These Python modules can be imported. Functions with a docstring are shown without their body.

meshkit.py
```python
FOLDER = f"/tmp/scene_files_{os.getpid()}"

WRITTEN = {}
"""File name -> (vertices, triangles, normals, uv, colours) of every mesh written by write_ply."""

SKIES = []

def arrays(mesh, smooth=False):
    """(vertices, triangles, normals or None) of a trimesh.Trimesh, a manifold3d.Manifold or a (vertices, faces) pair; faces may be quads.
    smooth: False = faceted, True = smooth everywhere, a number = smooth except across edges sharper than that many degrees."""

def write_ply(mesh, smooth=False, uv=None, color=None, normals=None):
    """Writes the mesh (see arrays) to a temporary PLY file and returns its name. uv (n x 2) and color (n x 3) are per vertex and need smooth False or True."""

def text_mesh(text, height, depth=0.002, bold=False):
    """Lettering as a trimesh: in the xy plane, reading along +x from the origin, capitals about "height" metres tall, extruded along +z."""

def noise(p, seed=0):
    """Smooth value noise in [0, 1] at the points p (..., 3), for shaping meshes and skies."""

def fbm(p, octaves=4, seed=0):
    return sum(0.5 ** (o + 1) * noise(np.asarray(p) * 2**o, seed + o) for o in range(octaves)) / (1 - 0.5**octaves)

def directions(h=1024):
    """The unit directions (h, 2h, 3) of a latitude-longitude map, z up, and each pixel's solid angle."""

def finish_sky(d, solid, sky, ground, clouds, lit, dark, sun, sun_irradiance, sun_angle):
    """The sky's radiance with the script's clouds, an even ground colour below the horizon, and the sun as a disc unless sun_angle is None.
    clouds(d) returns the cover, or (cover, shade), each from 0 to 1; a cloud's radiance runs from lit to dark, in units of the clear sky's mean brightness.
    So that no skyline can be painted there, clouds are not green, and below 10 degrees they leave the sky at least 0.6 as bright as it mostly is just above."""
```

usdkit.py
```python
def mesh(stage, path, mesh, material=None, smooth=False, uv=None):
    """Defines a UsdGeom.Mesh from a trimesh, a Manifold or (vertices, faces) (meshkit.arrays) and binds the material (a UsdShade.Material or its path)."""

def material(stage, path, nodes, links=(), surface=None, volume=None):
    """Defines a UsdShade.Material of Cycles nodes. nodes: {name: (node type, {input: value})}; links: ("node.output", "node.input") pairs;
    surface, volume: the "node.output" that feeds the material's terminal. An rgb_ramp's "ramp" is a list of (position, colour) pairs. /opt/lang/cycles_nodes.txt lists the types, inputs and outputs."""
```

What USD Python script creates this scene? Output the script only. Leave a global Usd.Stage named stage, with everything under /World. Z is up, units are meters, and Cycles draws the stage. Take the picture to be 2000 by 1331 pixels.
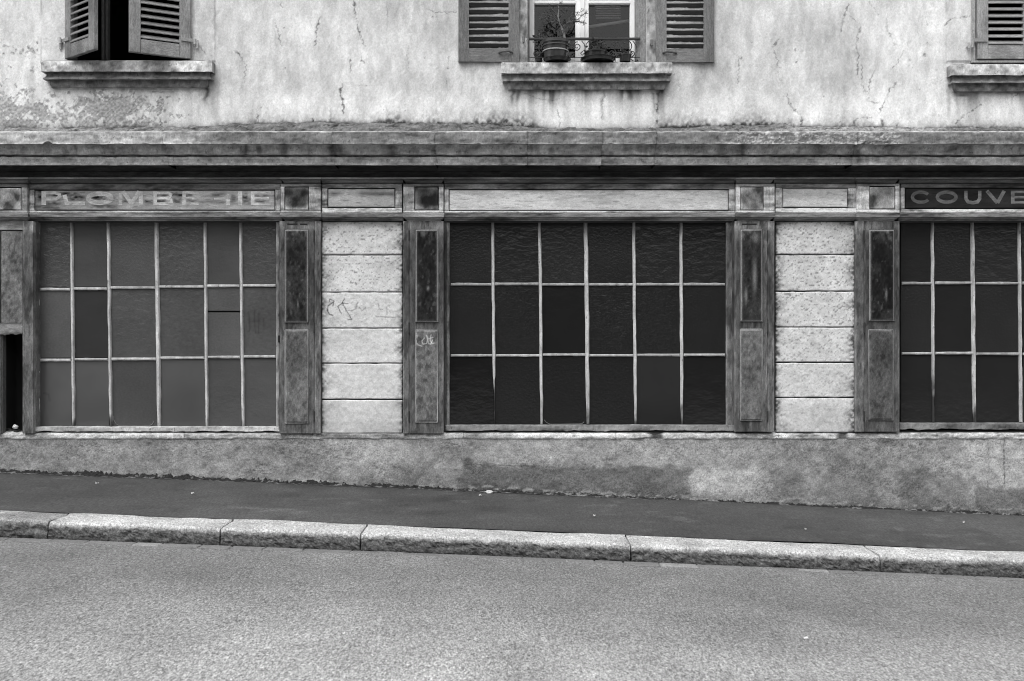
import math, random
import numpy as np, trimesh, usdkit, meshkit
from pxr import Usd, UsdGeom, UsdLux, UsdShade, Gf, Sdf, Vt

stage = Usd.Stage.CreateInMemory()
UsdGeom.SetStageUpAxis(stage, 'Z'); UsdGeom.SetStageMetersPerUnit(stage, 1.0)
UsdGeom.Xform.Define(stage, '/World'); UsdGeom.Scope.Define(stage, '/World/Looks')
rnd = random.Random(7)

# ------------------------------------------------------------------ camera, sky, sun
D, H = 9.2, 1.568                      # metres from the facade plane, eye height over the gutter
LENS, APER = 35.0, 36.0
F = LENS / APER * 2000.0               # photograph pixels per unit slope
cam = UsdGeom.Camera.Define(stage, '/World/camera')
cam.CreateProjectionAttr('perspective'); cam.CreateFocalLengthAttr(LENS); cam.CreateHorizontalApertureAttr(APER)
cam.CreateVerticalApertureAttr(APER * 681 / 1024)
cam.CreateFStopAttr(3.5); cam.CreateFocusDistanceAttr(9.0)
cam.CreateExposureAttr(0.35)
cam.AddTranslateOp().Set(Gf.Vec3d(0, -D, H)); cam.AddRotateXOp().Set(90.0)

SUN = np.array([-0.25, -0.48, 0.90]); SUN /= np.linalg.norm(SUN)
el, rot = math.asin(SUN[2]), math.atan2(SUN[0], SUN[1])
sky_mat = usdkit.material(stage, '/World/Looks/sky', {
    'sky': ('sky_texture', {'sky_type': 'single_scattering', 'sun_disc': False, 'sun_elevation': el, 'sun_rotation': rot, 'aerosol_density': 3.0}),
    'grey': ('hsv', {'saturation': 0.0, 'value': 1.0, 'hue': 0.5, 'fac': 1.0}),
    'bg': ('background_shader', {'strength': 0.15})},
    [('sky.color', 'grey.color'), ('grey.color', 'bg.color')], surface='bg.background')
dome = UsdLux.DomeLight.Define(stage, '/World/sky')
UsdShade.MaterialBindingAPI.Apply(dome.GetPrim()).Bind(sky_mat)
dome.GetPrim().SetCustomDataByKey('kind', 'structure')
sun = UsdLux.DistantLight.Define(stage, '/World/sun')
sun.CreateNormalizeAttr(True); sun.CreateIntensityAttr(0.40); sun.CreateAngleAttr(45.0); sun.CreateColorAttr(Gf.Vec3f(1, 1, 1))
q = Gf.Rotation(Gf.Vec3d(0, 0, 1), Gf.Vec3d(*map(float, SUN)))
sun.AddTransformOp().Set(Gf.Matrix4d().SetRotate(q))

# ------------------------------------------------------------------ helpers
def W(px, py, d=0.0):
    """photograph pixel -> the point at its real distance, d metres proud of the facade plane"""
    s = (D - d) / F
    return np.array([(px - 1000) * s, -d, H - (py - 665) * s])
def PX(v):
    dep = v[:, 1] + D
    return 1000 + F * v[:, 0] / dep, 665 - F * (v[:, 2] - H) / dep
def NZ(v, fx, fz, seed=0, o=3, fy=None):
    p = v * np.array([fx, fx if fy is None else fy, fz]) + seed * 7.31
    return (meshkit.fbm(p, o, seed) - 0.5) / 0.105
def sstep(a, b, x):
    t = np.clip((x - a) / (b - a), 0, 1); return t * t * (3 - 2 * t)
def box01(x, a, b, s):
    return sstep(a - s, a + s, x) * (1 - sstep(b - s, b + s, x))
def lines(px, py, pts):
    """distance in photograph pixels to a polyline"""
    out = np.full(len(px), 1e3); pts = np.asarray(pts, float)
    lo, hi = pts.min(0) - 14, pts.max(0) + 14
    k = np.nonzero((px > lo[0]) & (px < hi[0]) & (py > lo[1]) & (py < hi[1]))[0]
    if not len(k): return out
    q = np.stack([px[k], py[k]], 1); best = np.full(len(k), 1e3)
    for a, b in zip(pts[:-1], pts[1:]):
        ab = b - a; t = np.clip(((q - a) @ ab) / (ab @ ab + 1e-9), 0, 1)
        best = np.minimum(best, np.linalg.norm(q - a - t[:, None] * ab, axis=1))
    out[k] = best; return out

used = set()
def numbered(parent, name):
    p, n = f'{parent}/{name}', 0
    while p in used:
        n += 1; p = f'{parent}/{name}_{n:03d}'
    used.add(p); return p
def tag(prim, label=None, cat=None, group=None, kind=None):
    for k, v in (('label', label), ('category', cat), ('group', group), ('kind', kind)):
        if v: prim.SetCustomDataByKey(k, v)
    return prim
def xf(name, parent='/World', **kw):
    p = numbered(parent, name); tag(UsdGeom.Xform.Define(stage, p).GetPrim(), **kw); return p
def put(name, parent, mesh, mat, tone=0.3, smooth=False, **kw):
    """one Mesh prim; tone = number, or a function of (vertices, edge distance)"""
    if isinstance(mesh, trimesh.Trimesh): mesh = (np.array(mesh.vertices), np.array(mesh.faces))
    v, f = np.asarray(mesh[0], float), np.asarray(mesh[1], int)
    edge = mesh[2] if len(mesh) > 2 else None
    if f.shape[1] == 4: f = np.vstack([f[:, [0, 1, 2]], f[:, [0, 2, 3]]])
    p = numbered(parent, name)
    nrm = None
    if smooth: v, f, nrm = meshkit.arrays((v, f), smooth)
    m = usdkit.mesh(stage, p, (v, f), MAT[mat])
    if nrm is not None:
        m.CreateNormalsAttr(Vt.Vec3fArray.FromNumpy(nrm.astype(np.float32))); m.SetNormalsInterpolation('vertex')
    t = tone(v, edge) if callable(tone) else tone
    t = np.clip(np.broadcast_to(np.asarray(t, float), (len(v),)), 0.004, 0.92)
    UsdGeom.PrimvarsAPI(m).CreatePrimvar('tone', Sdf.ValueTypeNames.FloatArray, 'vertex').Set(Vt.FloatArray.FromNumpy(t.astype(np.float32)))
    tag(m.GetPrim(), **kw); return p

def grid_faces(nx, nz):
    i, j = np.meshgrid(np.arange(nx - 1), np.arange(nz - 1), indexing='ij')
    a = i * nz + j
    return np.stack([a, a + nz, a + nz + 1, a + 1], -1).reshape(-1, 4)
def block(x0, x1, z0, z1, yb, yf, bev=0.003, step=0.02, wob=0.0, seed=0, relief=0.0):
    """a box whose front (towards -y at yf) is a fine sheet with chamfered rim; yb is its back"""
    bev = min(bev, (x1 - x0) / 3, (z1 - z0) / 3)
    def ax(a, b):
        n = max(1, int(round((b - a - 2 * bev) / step)))
        return np.concatenate([[a, a], np.linspace(a + bev, b - bev, n + 1), [b, b]])
    X, Z = ax(x0, x1), ax(z0, z1)
    nx, nz = len(X), len(Z)
    ix, iz = np.minimum(np.arange(nx), nx - 1 - np.arange(nx)), np.minimum(np.arange(nz), nz - 1 - np.arange(nz))
    lev = np.minimum(ix[:, None], iz[None, :])
    gx, gz = np.meshgrid(X, Z, indexing='ij')
    y = np.where(lev == 0, yb, np.where(lev == 1, yf + bev, yf))
    v = np.stack([gx, y, gz], -1).reshape(-1, 3)
    edge = np.minimum(np.minimum(gx - x0, x1 - gx), np.minimum(gz - z0, z1 - gz)).reshape(-1)
    if relief:
        k = (lev >= 2).reshape(-1)
        v[k, 1] += relief * NZ(v[k], 18, 18, seed + 3)
    if wob:
        k = (lev > 0).reshape(-1)
        w = np.exp(-edge / 0.02) * wob
        cx, cz = (x0 + x1) / 2, (z0 + z1) / 2
        a = NZ(v, 14, 14, seed + 11, 3)
        sx = np.where(np.minimum(v[:, 0] - x0, x1 - v[:, 0]) < np.minimum(v[:, 2] - z0, z1 - v[:, 2]), np.sign(v[:, 0] - cx), 0)
        sz = np.where(sx == 0, np.sign(v[:, 2] - cz), 0)
        v[:, 0] += np.where(k, sx * a * w, 0); v[:, 2] += np.where(k, sz * a * w, 0)
    f = grid_faces(nx, nz)
    c = [0, nz - 1, nx * nz - 1, (nx - 1) * nz]
    return v, np.vstack([f, [c]]), edge
def pblock(a, b, c, e, dback, dfront, **kw):
    """block from photograph pixels (left, top, right, bottom) of its front face at dfront"""
    p, r = W(a, e, dfront), W(c, b, dfront)
    return block(p[0], r[0], p[2], r[2], -dback, -dfront, **kw)
def run(profile, pa, pb, step=0.02, mitre=(0, 0), dbase=0.0, fine=0.012, rough=0.0, seed=0, ref=None):
    """a moulding along x: profile = [(d, photo y)], returned to dbase at both ends"""
    pts = []
    for (d, y), (d2, y2) in zip(profile[:-1], profile[1:]):
        p, r = W(0, y, d)[1:], W(0, y2, d2)[1:]
        n = max(1, int(np.linalg.norm(r - p) / fine))
        for k in range(n): pts.append(p + (r - p) * k / n)
    pts.append(W(0, profile[-1][1], profile[-1][0])[1:])
    pts = np.array(pts); dm = max(d for d, _ in profile) if ref is None else ref
    X0, X1 = (pa - 1000) * (D - dm) / F, (pb - 1000) * (D - dm) / F
    n = max(2, int((X1 - X0) / step) + 1)
    u = np.linspace(0, 1, n)
    in0, in1 = mitre[0] * (dm + pts[:, 0]), mitre[1] * (dm + pts[:, 0])
    gx = (X0 + in0)[None] + u[:, None] * ((X1 - in1) - (X0 + in0))[None]
    v = np.stack([gx, np.broadcast_to(pts[:, 0], gx.shape), np.broadcast_to(pts[:, 1], gx.shape)], -1)
    if rough:
        w = v.reshape(-1, 3); nn = NZ(w, 16, 40, seed, 4).reshape(gx.shape)
        v = v.copy(); v[..., 1] += rough * nn; v[..., 2] += 0.6 * rough * NZ(w, 22, 5, seed + 5, 4).reshape(gx.shape)
    e0, e1 = v[:1].copy(), v[-1:].copy(); e0[..., 1] = -dbase; e1[..., 1] = -dbase
    v = np.concatenate([e0, v, e1], 0)
    return v.reshape(-1, 3), grid_faces(n + 2, len(pts))[:, ::-1]
def tube(pts, r, sides=6):
    pts = np.asarray(pts, float); r = np.broadcast_to(r, (len(pts),))
    t = np.gradient(pts, axis=0); t /= np.linalg.norm(t, axis=1, keepdims=True) + 1e-12
    a = np.cross(t, np.where(np.abs(t[:, 1:2]) < 0.9, [0, 1.0, 0], [1.0, 0, 0])); a /= np.linalg.norm(a, axis=1, keepdims=True) + 1e-12
    b = np.cross(t, a); g = np.arange(sides) * 2 * np.pi / sides
    v = pts[:, None] + r[:, None, None] * (np.cos(g)[None, :, None] * a[:, None] + np.sin(g)[None, :, None] * b[:, None])
    i, j = np.meshgrid(np.arange(len(pts) - 1), np.arange(sides), indexing='ij')
    f = np.stack([i * sides + j, i * sides + (j + 1) % sides, (i + 1) * sides + (j + 1) % sides, (i + 1) * sides + j], -1).reshape(-1, 4)
    v = v.reshape(-1, 3); f = np.vstack([f[:, [0, 1, 2]], f[:, [0, 2, 3]]])
    n = len(v); v = np.vstack([v, pts[0], pts[-1]]); k = np.arange(sides)
    f = np.vstack([f, np.stack([np.full(sides, n), (k + 1) % sides, k], 1), np.stack([np.full(sides, n + 1), n - sides + k, n - sides + (k + 1) % sides], 1)])
    return v, f
def join(parts):
    V, Fc, n = [], [], 0
    for m in parts:
        v, f = np.asarray(m[0]), np.asarray(m[1])
        if f.shape[1] == 4: f = np.vstack([f[:, [0, 1, 2]], f[:, [0, 2, 3]]])
        V.append(v); Fc.append(f + n); n += len(v)
    return np.vstack(V), np.vstack(Fc)
def lathe(prof, c, n=24, sx=1.0, sy=1.0):
    prof = np.asarray(prof, float); g = np.arange(n) * 2 * np.pi / n
    v = np.stack([prof[:, 0, None] * np.cos(g) * sx + c[0], prof[:, 0, None] * np.sin(g) * sy + c[1], np.broadcast_to(prof[:, 1, None] + c[2], (len(prof), n))], -1).reshape(-1, 3)
    i, j = np.meshgrid(np.arange(len(prof) - 1), np.arange(n), indexing='ij')
    f = np.stack([i * n + j, i * n + (j + 1) % n, (i + 1) * n + (j + 1) % n, (i + 1) * n + j], -1).reshape(-1, 4)
    return v, f

# ------------------------------------------------------------------ materials (grey: the photograph is black and white)
MAT = {}
def look(name, layers=(), rough=0.8, bump=0.0, bscale=(60, 60, 60), bdist=0.004, spec=0.3, pits=None, wave=None, coat=0.0):
    """base colour = tone attribute x noise layers [(amplitude, (sx,sy,sz), detail)]; pits = (scale, threshold, depth)"""
    n = {'tone': ('attribute', {'attribute': 'tone'}), 'geo': ('geometry', {}), 'rgb': ('combine_color', {'color_type': 'rgb'}),
         'p': ('principled_bsdf', {'roughness': rough, 'specular_ior_level': spec, 'coat_weight': coat})}
    L, cur = [], 'tone.fac'
    for k, (amp, sc, det) in enumerate(layers):
        n[f'm{k}'] = ('mapping', {'scale': sc, 'location': (k * 3.7, k * 1.3, k * 5.1)}); n[f'n{k}'] = ('noise_texture', {'scale': 1.0, 'detail': det, 'roughness': 0.62})
        n[f'r{k}'] = ('map_range', {'from_min': 0.3, 'from_max': 0.7, 'to_min': 1 - amp, 'to_max': 1 + amp})
        n[f'x{k}'] = ('math', {'math_type': 'multiply'})
        L += [('geo.position', f'm{k}.vector'), (f'm{k}.vector', f'n{k}.vector'), (f'n{k}.fac', f'r{k}.value'), (cur, f'x{k}.value1'), (f'r{k}.result', f'x{k}.value2')]
        cur = f'x{k}.value'
    if pits:
        sc, thr, dep = pits
        n['pm'] = ('mapping', {'scale': sc if np.ndim(sc) else (sc, sc, sc)}); n['pn'] = ('noise_texture', {'scale': 1.0, 'detail': 3.0, 'roughness': 0.55})
        n['pr'] = ('map_range', {'from_min': thr - 0.025, 'from_max': thr + 0.025, 'to_min': 1.0, 'to_max': dep, 'clamp': True}); n['px'] = ('math', {'math_type': 'multiply'})
        L += [('geo.position', 'pm.vector'), ('pm.vector', 'pn.vector'), ('pn.fac', 'pr.value'), (cur, 'px.value1'), ('pr.result', 'px.value2')]
        cur = 'px.value'
    n['cl'] = ('clamp', {'min': 0.004, 'max': 0.9}); L += [(cur, 'cl.value')]
    for c in 'rgb': L.append(('cl.result', f'rgb.{c}'))
    L.append(('rgb.color', 'p.base_color'))
    if bump:
        n['bm'] = ('mapping', {'scale': bscale})
        n['bt'] = ('noise_texture', {'scale': 1.0, 'detail': 4.0, 'roughness': 0.6}) if not wave else ('wave_texture', {'wave_type': 'bands', 'bands_direction': wave[0], 'scale': wave[1], 'distortion': wave[2], 'detail': 1.0, 'detail_scale': 2.0})
        n['b'] = ('bump', {'strength': bump, 'distance': bdist})
        L += [('geo.position', 'bm.vector'), ('bm.vector', 'bt.vector'), ('bt.fac', 'b.height'), ('b.normal', 'p.normal')]
    MAT[name] = usdkit.material(stage, f'/World/Looks/{name}', n, L, surface='p.BSDF')

look('plaster', [(0.09, (7, 7, 3.0), 6), (0.15, (70, 70, 50), 5), (0.12, (130, 130, 130), 2)], bump=0.5, bscale=(70, 70, 45), bdist=0.004)
look('cement', [(0.12, (12, 12, 12), 6), (0.30, (72, 72, 72), 5), (0.26, (140, 140, 140), 2)], bump=0.6, bscale=(90, 90, 90), bdist=0.006, pits=(55, 0.66, 0.6))
look('carved_stone', [(0.28, (14, 14, 8), 6), (0.24, (70, 70, 34), 4), (0.14, (220, 220, 220), 2)], bump=0.5, bscale=(80, 80, 80), bdist=0.005, pits=((40, 40, 26), 0.66, 0.5))
look('pier_stone', [(0.07, (12, 12, 12), 5), (0.15, (80, 80, 80), 4), (0.10, (140, 140, 140), 2)], bump=0.4, bscale=(110, 110, 110), bdist=0.004)
look('wood_upright', [(0.14, (16, 16, 4.0), 6), (0.32, (80, 80, 16), 5), (0.28, (130, 130, 60), 3)], rough=0.7, bump=0.5, bscale=(120, 120, 9), bdist=0.003, spec=0.25)
look('wood_level', [(0.18, (3, 12, 14), 5), (0.34, (12, 75, 85), 5), (0.26, (60, 130, 130), 3)], rough=0.7, bump=0.5, bscale=(9, 120, 120), bdist=0.003, spec=0.25)
look('wood_panel', [(0.10, (24, 24, 12), 6), (0.24, (80, 80, 44), 5), (0.24, (130, 130, 100), 3)], rough=0.7, bump=0.4, bscale=(110, 110, 30), bdist=0.003, spec=0.12)
look('board_paint', [(0.16, (5, 5, 14), 5), (0.18, (30, 80, 90), 5), (0.16, (100, 120, 130), 3)], rough=0.7, bump=0.3, bscale=(30, 120, 120), bdist=0.002, spec=0.2, pits=((10, 26, 55), 0.63, 0.66))
look('bar_paint', [(0.18, (30, 30, 9), 4), (0.18, (140, 140, 60), 3)], rough=0.6, bump=0.25, bscale=(90, 90, 40), bdist=0.003, spec=0.25, pits=((60, 60, 22), 0.66, 0.45))
look('rough_glass', [(0.08, (3, 3, 3), 3), (0.16, (26, 26, 38), 4)], rough=0.14, bump=0.5, bscale=(24, 24, 30), bdist=0.012, spec=0.5)  # second layer paints reflection ripples into the base colour
look('fine_rough_glass', [(0.10, (4, 4, 3), 4), (0.12, (50, 50, 60), 3)], rough=0.17, bump=0.5, bscale=(40, 40, 48), bdist=0.007, spec=0.5)
look('wavy_glass', [(0.12, (3, 3, 5), 4), (0.10, (18, 18, 30), 4)], rough=0.12, bump=0.6, bscale=(13, 13, 21), bdist=0.015, spec=0.5)
look('ribbed_glass', [(0.06, (3, 3, 3), 3)], rough=0.13, bump=0.3, bscale=(1, 1, 1), bdist=0.003, spec=0.5, wave=('z', 34.0, 0.4))
look('plain_glass', [(0.05, (2, 2, 4), 3)], rough=0.14, bump=0.35, bscale=(9, 9, 13), bdist=0.009, spec=0.5)
look('metal', [(0.25, (60, 60, 60), 3)], rough=0.55, spec=0.5)
look('white_paint', [(0.04, (20, 20, 8), 3)], rough=0.45, spec=0.4)
look('asphalt', [(0.08, (0.7, 1.4, 1), 4), (0.55, (70, 30, 70), 4), (0.55, (130, 58, 130), 2)], rough=0.75, bump=0.9, bscale=(110, 88, 110), bdist=0.009, spec=0.4, pits=((110, 48, 110), 0.60, 0.55))
look('pavement_tar', [(0.10, (1.6, 1.6, 1), 4), (0.34, (60, 16, 60), 5), (0.36, (110, 32, 110), 3)], rough=0.8, bump=0.5, bscale=(160, 160, 160), bdist=0.003, spec=0.35)
look('granite', [(0.08, (6, 6, 6), 4), (0.42, (64, 40, 64), 4), (0.40, (120, 70, 120), 2)], rough=0.8, bump=0.9, bscale=(75, 75, 75), bdist=0.012, pits=(60, 0.62, 0.62))
look('plant', [(0.3, (60, 60, 60), 2)], rough=0.6)
look('plain', [(0.1, (8, 8, 8), 3)], rough=0.8)
MAT['window_glass'] = usdkit.material(stage, '/World/Looks/window_glass', {
    'fr': ('fresnel', {'IOR': 1.42}), 't': ('transparent_bsdf', {'color': (0.8, 0.8, 0.8)}), 'g': ('glossy_bsdf', {'color': (1, 1, 1), 'roughness': 0.01}), 'm': ('mix_closure', {})},
    [('fr.fac', 'm.fac'), ('t.BSDF', 'm.closure1'), ('g.BSDF', 'm.closure2')], surface='m.closure')

# ------------------------------------------------------------------ ground
def zw(X):
    X = np.asarray(X, float); c = np.clip(X, -7, 7)
    return 0.1675 - 0.04248 * X - 0.00053 * c * c
KS = []
for px, py in [(0, 997), (100, 1001), (440, 1014), (708, 1026), (1000, 1034), (1230, 1045), (1702, 1065), (2000, 1078)]:
    lo, hi = 5.0, 9.0
    for _ in range(50):
        dep = (lo + hi) / 2; X = (px - 1000) * dep / F
        if H - (py - 665) * dep / F > zw(X) - 0.02 * (D - dep): lo = dep
        else: hi = dep
    KS.append(((px - 1000) * dep / F, dep - D))
KS = np.array(KS); KA, KB = np.polyfit(KS[:, 0], KS[:, 1], 1)      # kerb's back edge: y = KA x + KB
def kback(X): return KA * np.asarray(X) + KB
KW, KH = 0.34, 0.125
def kz(X): return zw(X) + 0.02 * kback(X)                          # top of kerb
def road_z(X, Y):
    t = np.clip(kback(X) - KW - Y, 0, 7)
    return kz(X) - KH - 0.004 + 0.018 * t - 0.0026 * t * t
def sheet(xs, ys, zf):
    gx, gy = np.meshgrid(xs, ys, indexing='ij')
    v = np.stack([gx, gy, zf(gx, gy)], -1).reshape(-1, 3)
    return v, grid_faces(len(xs), len(ys))
def spread(a, b, step, far):
    mid = np.arange(a, b + 1e-6, step)
    return np.concatenate([-np.geomspace(far, -a + 0.5, 12) if a < 0 else [], mid, np.geomspace(b + 0.5, far, 12)])
xs = spread(-5.6, 5.6, 0.08, 60.0)
# pavement: rows run from the wall foot to the kerb's back edge
rows = np.linspace(0, 1, 26)
gx, gr = np.meshgrid(xs, rows, indexing='ij')
gy = -0.02 + gr * (kback(gx) + 0.02)
pv = np.stack([gx, gy, zw(gx) + 0.02 * gy], -1).reshape(-1, 3)
pv[:, 2] += 0.002 * NZ(pv, 1.6, 1.6, 4)
def pave_tone(v, e):
    t = 0.066 * (1 + 0.10 * NZ(v, 0.8, 0.8, 21) + 0.05 * NZ(v, 5, 5, 22))
    t *= 1 + 0.5 * sstep(1.7, 2.1, NZ(v, 9, 9, 23, 3)) - 0.25 * sstep(1.3, 1.8, NZ(v, 4, 3, 24, 4))
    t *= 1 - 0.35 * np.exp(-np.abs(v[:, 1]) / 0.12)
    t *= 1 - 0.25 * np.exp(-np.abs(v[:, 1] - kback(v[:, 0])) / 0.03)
    return t
put('pavement', '/World', (pv, grid_faces(len(xs), len(rows))[:, ::-1]), 'pavement_tar', pave_tone, kind='structure', smooth=True)
rows = np.concatenate([np.linspace(0, 3.5, 90), np.linspace(3.6, 9.5, 30)])
gx, gr = np.meshgrid(xs, rows, indexing='ij'); gy = kback(gx) - KW + 0.03 - gr
rv = np.stack([gx, gy, road_z(gx, gy)], -1).reshape(-1, 3)
rv[:, 2] += 0.003 * NZ(rv, 2.2, 2.2, 5)
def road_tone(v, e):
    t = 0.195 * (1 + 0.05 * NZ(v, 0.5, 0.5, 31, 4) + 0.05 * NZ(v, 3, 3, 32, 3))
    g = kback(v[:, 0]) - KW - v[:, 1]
    return t * (1 + 0.10 * np.exp(-np.maximum(g - 0.1, 0) / 0.2) + 0.85 * sstep(0.8, 3.1, g + 0.12 * NZ(v, 0.6, 0.6, 33)))  # paler away from the kerb: brightening under more open sky painted in
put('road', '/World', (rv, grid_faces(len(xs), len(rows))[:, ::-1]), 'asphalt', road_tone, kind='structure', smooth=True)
yo = kback(0) - KW - 9.2
put('pavement', '/World', sheet(np.array([-60, 60.0]), np.array([-60.0, -11.2]), lambda a, b: road_z(a, -9.0 + 0 * a) + 0.10), 'pavement_tar', 0.06, kind='structure')

kerb = xf('kerb', kind='structure')
joints = [(-1500, 0)] + [(p, 0) for p in (-900, -330, 94, 430, 704, 1232, 1719, 2240, 2700, 3300)]
def kx(px):
    X = (px - 1000) * 7.25 / F
    for _ in range(5): X = (px - 1000) * (D + kback(X) - KW) / F
    return float(X)
for (a, _), (b, _) in zip(joints[:-1], joints[1:]):
    x0, x1 = kx(a) + 0.006, kx(b) - 0.006
    n = int((x1 - x0) / 0.016) + 2
    r = 0.028; g = np.linspace(0, np.pi / 2, 5)
    prof = [(0.0, -0.16), (0.0, -0.004)] + [(0.01 + t, 0.0) for t in np.linspace(0, KW - r - 0.012, 14)]
    prof += [(KW - r + r * math.sin(t), -r + r * math.cos(t)) for t in g] + [(KW + 0.012 * t, -r - (KH + 0.05 - r) * t) for t in np.linspace(0.1, 1, 12)]
    prof = np.array(prof)
    X = np.linspace(x0, x1, n)
    gx, ga = np.meshgrid(X, np.arange(len(prof)), indexing='ij')
    off, h = prof[ga, 0], prof[ga, 1]
    skew = 0.06 * off * (1 if a < 600 else -1) * 0
    v = np.stack([gx + skew, kback(gx) - off, kz(gx) + h], -1).reshape(-1, 3)
    fr = sstep(-0.01, -0.05, h.reshape(-1)) * (off.reshape(-1) > 0.1)
    top = 1 - fr
    s = int(abs(a)) + 1
    v[:, 1] += fr * (0.0045 * NZ(v, 26, 30, s, 4, 26) + 0.0025 * NZ(v, 80, 80, s + 1, 2))
    v[:, 2] += 0.0022 * NZ(v, 18, 18, s + 2, 4) * (off.reshape(-1) > 0.01) + 0.003 * NZ(v, 2, 2, s + 9)
    end = np.minimum(gx - x0, x1 - gx).reshape(-1)
    v[:, 2] -= np.where(off.reshape(-1) > 0.01, 0.010 * np.exp(-end / 0.012), 0)
    base = (0.49 if a > 0 else 0.31) * (1 + 0.06 * rnd.uniform(-1, 1))
    def kt(v, e, fr=fr, base=base, s=s, h=h.reshape(-1)):
        t = base * (1 + 0.10 * NZ(v, 5, 5, s + 4) + 0.05 * NZ(v, 40, 40, s + 5))
        front = 0.105 * (1 + 0.25 * NZ(v, 45, 45, s + 6, 3)) * (1 - 0.55 * sstep(-0.08, -0.13, h))  # face painted darker than the skyward top, shade put into the tone
        return t * (1 - fr) + front * fr
    f = grid_faces(n, len(prof))
    m = len(prof)
    caps = [[0, *range(m)][1:], [*range((n - 1) * m, n * m)]]
    tri = np.vstack([f[:, [0, 1, 2]], f[:, [0, 2, 3]]])
    for c in caps:
        tri = np.vstack([tri, [[c[0], c[k], c[k + 1]] for k in range(1, m - 1)]])
    put('kerb_stone', kerb, (v, tri), 'granite', kt)
gutter = xf('gutter', kind='structure')
x = -5.4
while x < 5.4:
    L = rnd.uniform(0.16, 0.34); w = rnd.uniform(0.075, 0.115)
    v, f, e = block(x + 0.003, x + L - 0.003, 0, w, 0.05, 0.0, bev=0.006, step=0.03, wob=0.004, seed=int(x * 100) + 900)
    X = v[:, 0].copy(); dep, up = v[:, 2].copy(), -v[:, 1].copy()
    Y = kback(X) - KW - 0.004 - dep
    v = np.stack([X, Y, road_z(X, Y) + 0.005 + up], -1)
    light = rnd.random() < 0.10
    put('gutter_stone', gutter, (v, f[:, ::-1]), 'cement', (0.27 if light else rnd.uniform(0.16, 0.20)))
    x += L

# ------------------------------------------------------------------ the old building
bld = xf('building', label='old plastered building with louvred upper windows over a worn wooden shop front', cat='building')
XA, XB = -8.0, 8.0                         # how far the facade is built
Z_TOP = 7.6
# ---- upper wall with its window openings
OPEN = [(133, 371, 118), (1030, 1262, 121), (1897, 2110, 122)]     # left, right, sill line (photograph)
CR = []
def cr(ox, s, w, pts, k=0.0): CR.append((np.array([(ox + a / s, b / s) for a, b in pts]), w, k))
for w, pts in [(1.5, [(750, 0), (755, 80), (775, 170), (780, 220), (800, 280), (825, 340), (838, 385)]), (1.5, [(490, 135), (470, 180), (462, 290), (450, 350)]),
               (1.2, [(145, 175), (175, 240), (190, 350)]), (1.9, [(660, 650), (642, 700), (660, 770), (672, 860)]), (1.2, [(715, 460), (728, 560)]), (1.6, [(805, 435), (820, 480)]),
               (2.4, [(575, 840), (568, 940)]), (1.2, [(0, 830), (25, 940)]), (0.9, [(1260, 10), (1310, 70), (1380, 95), (1540, 92)]), (0.7, [(1000, 0), (1005, 240)]),
               (1.0, [(1460, 600), (1450, 655), (1405, 725)]), (0.8, [(1165, 350), (1160, 440), (1168, 520)]), (1.0, [(185, 0), (200, 60)]), (1.8, [(433, 905), (433, 940)]),
               (0.8, [(1480, 400), (1465, 530)]), (0.8, [(1278, 820), (1278, 940)])]: cr(500, 3.914, w, pts)
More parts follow.
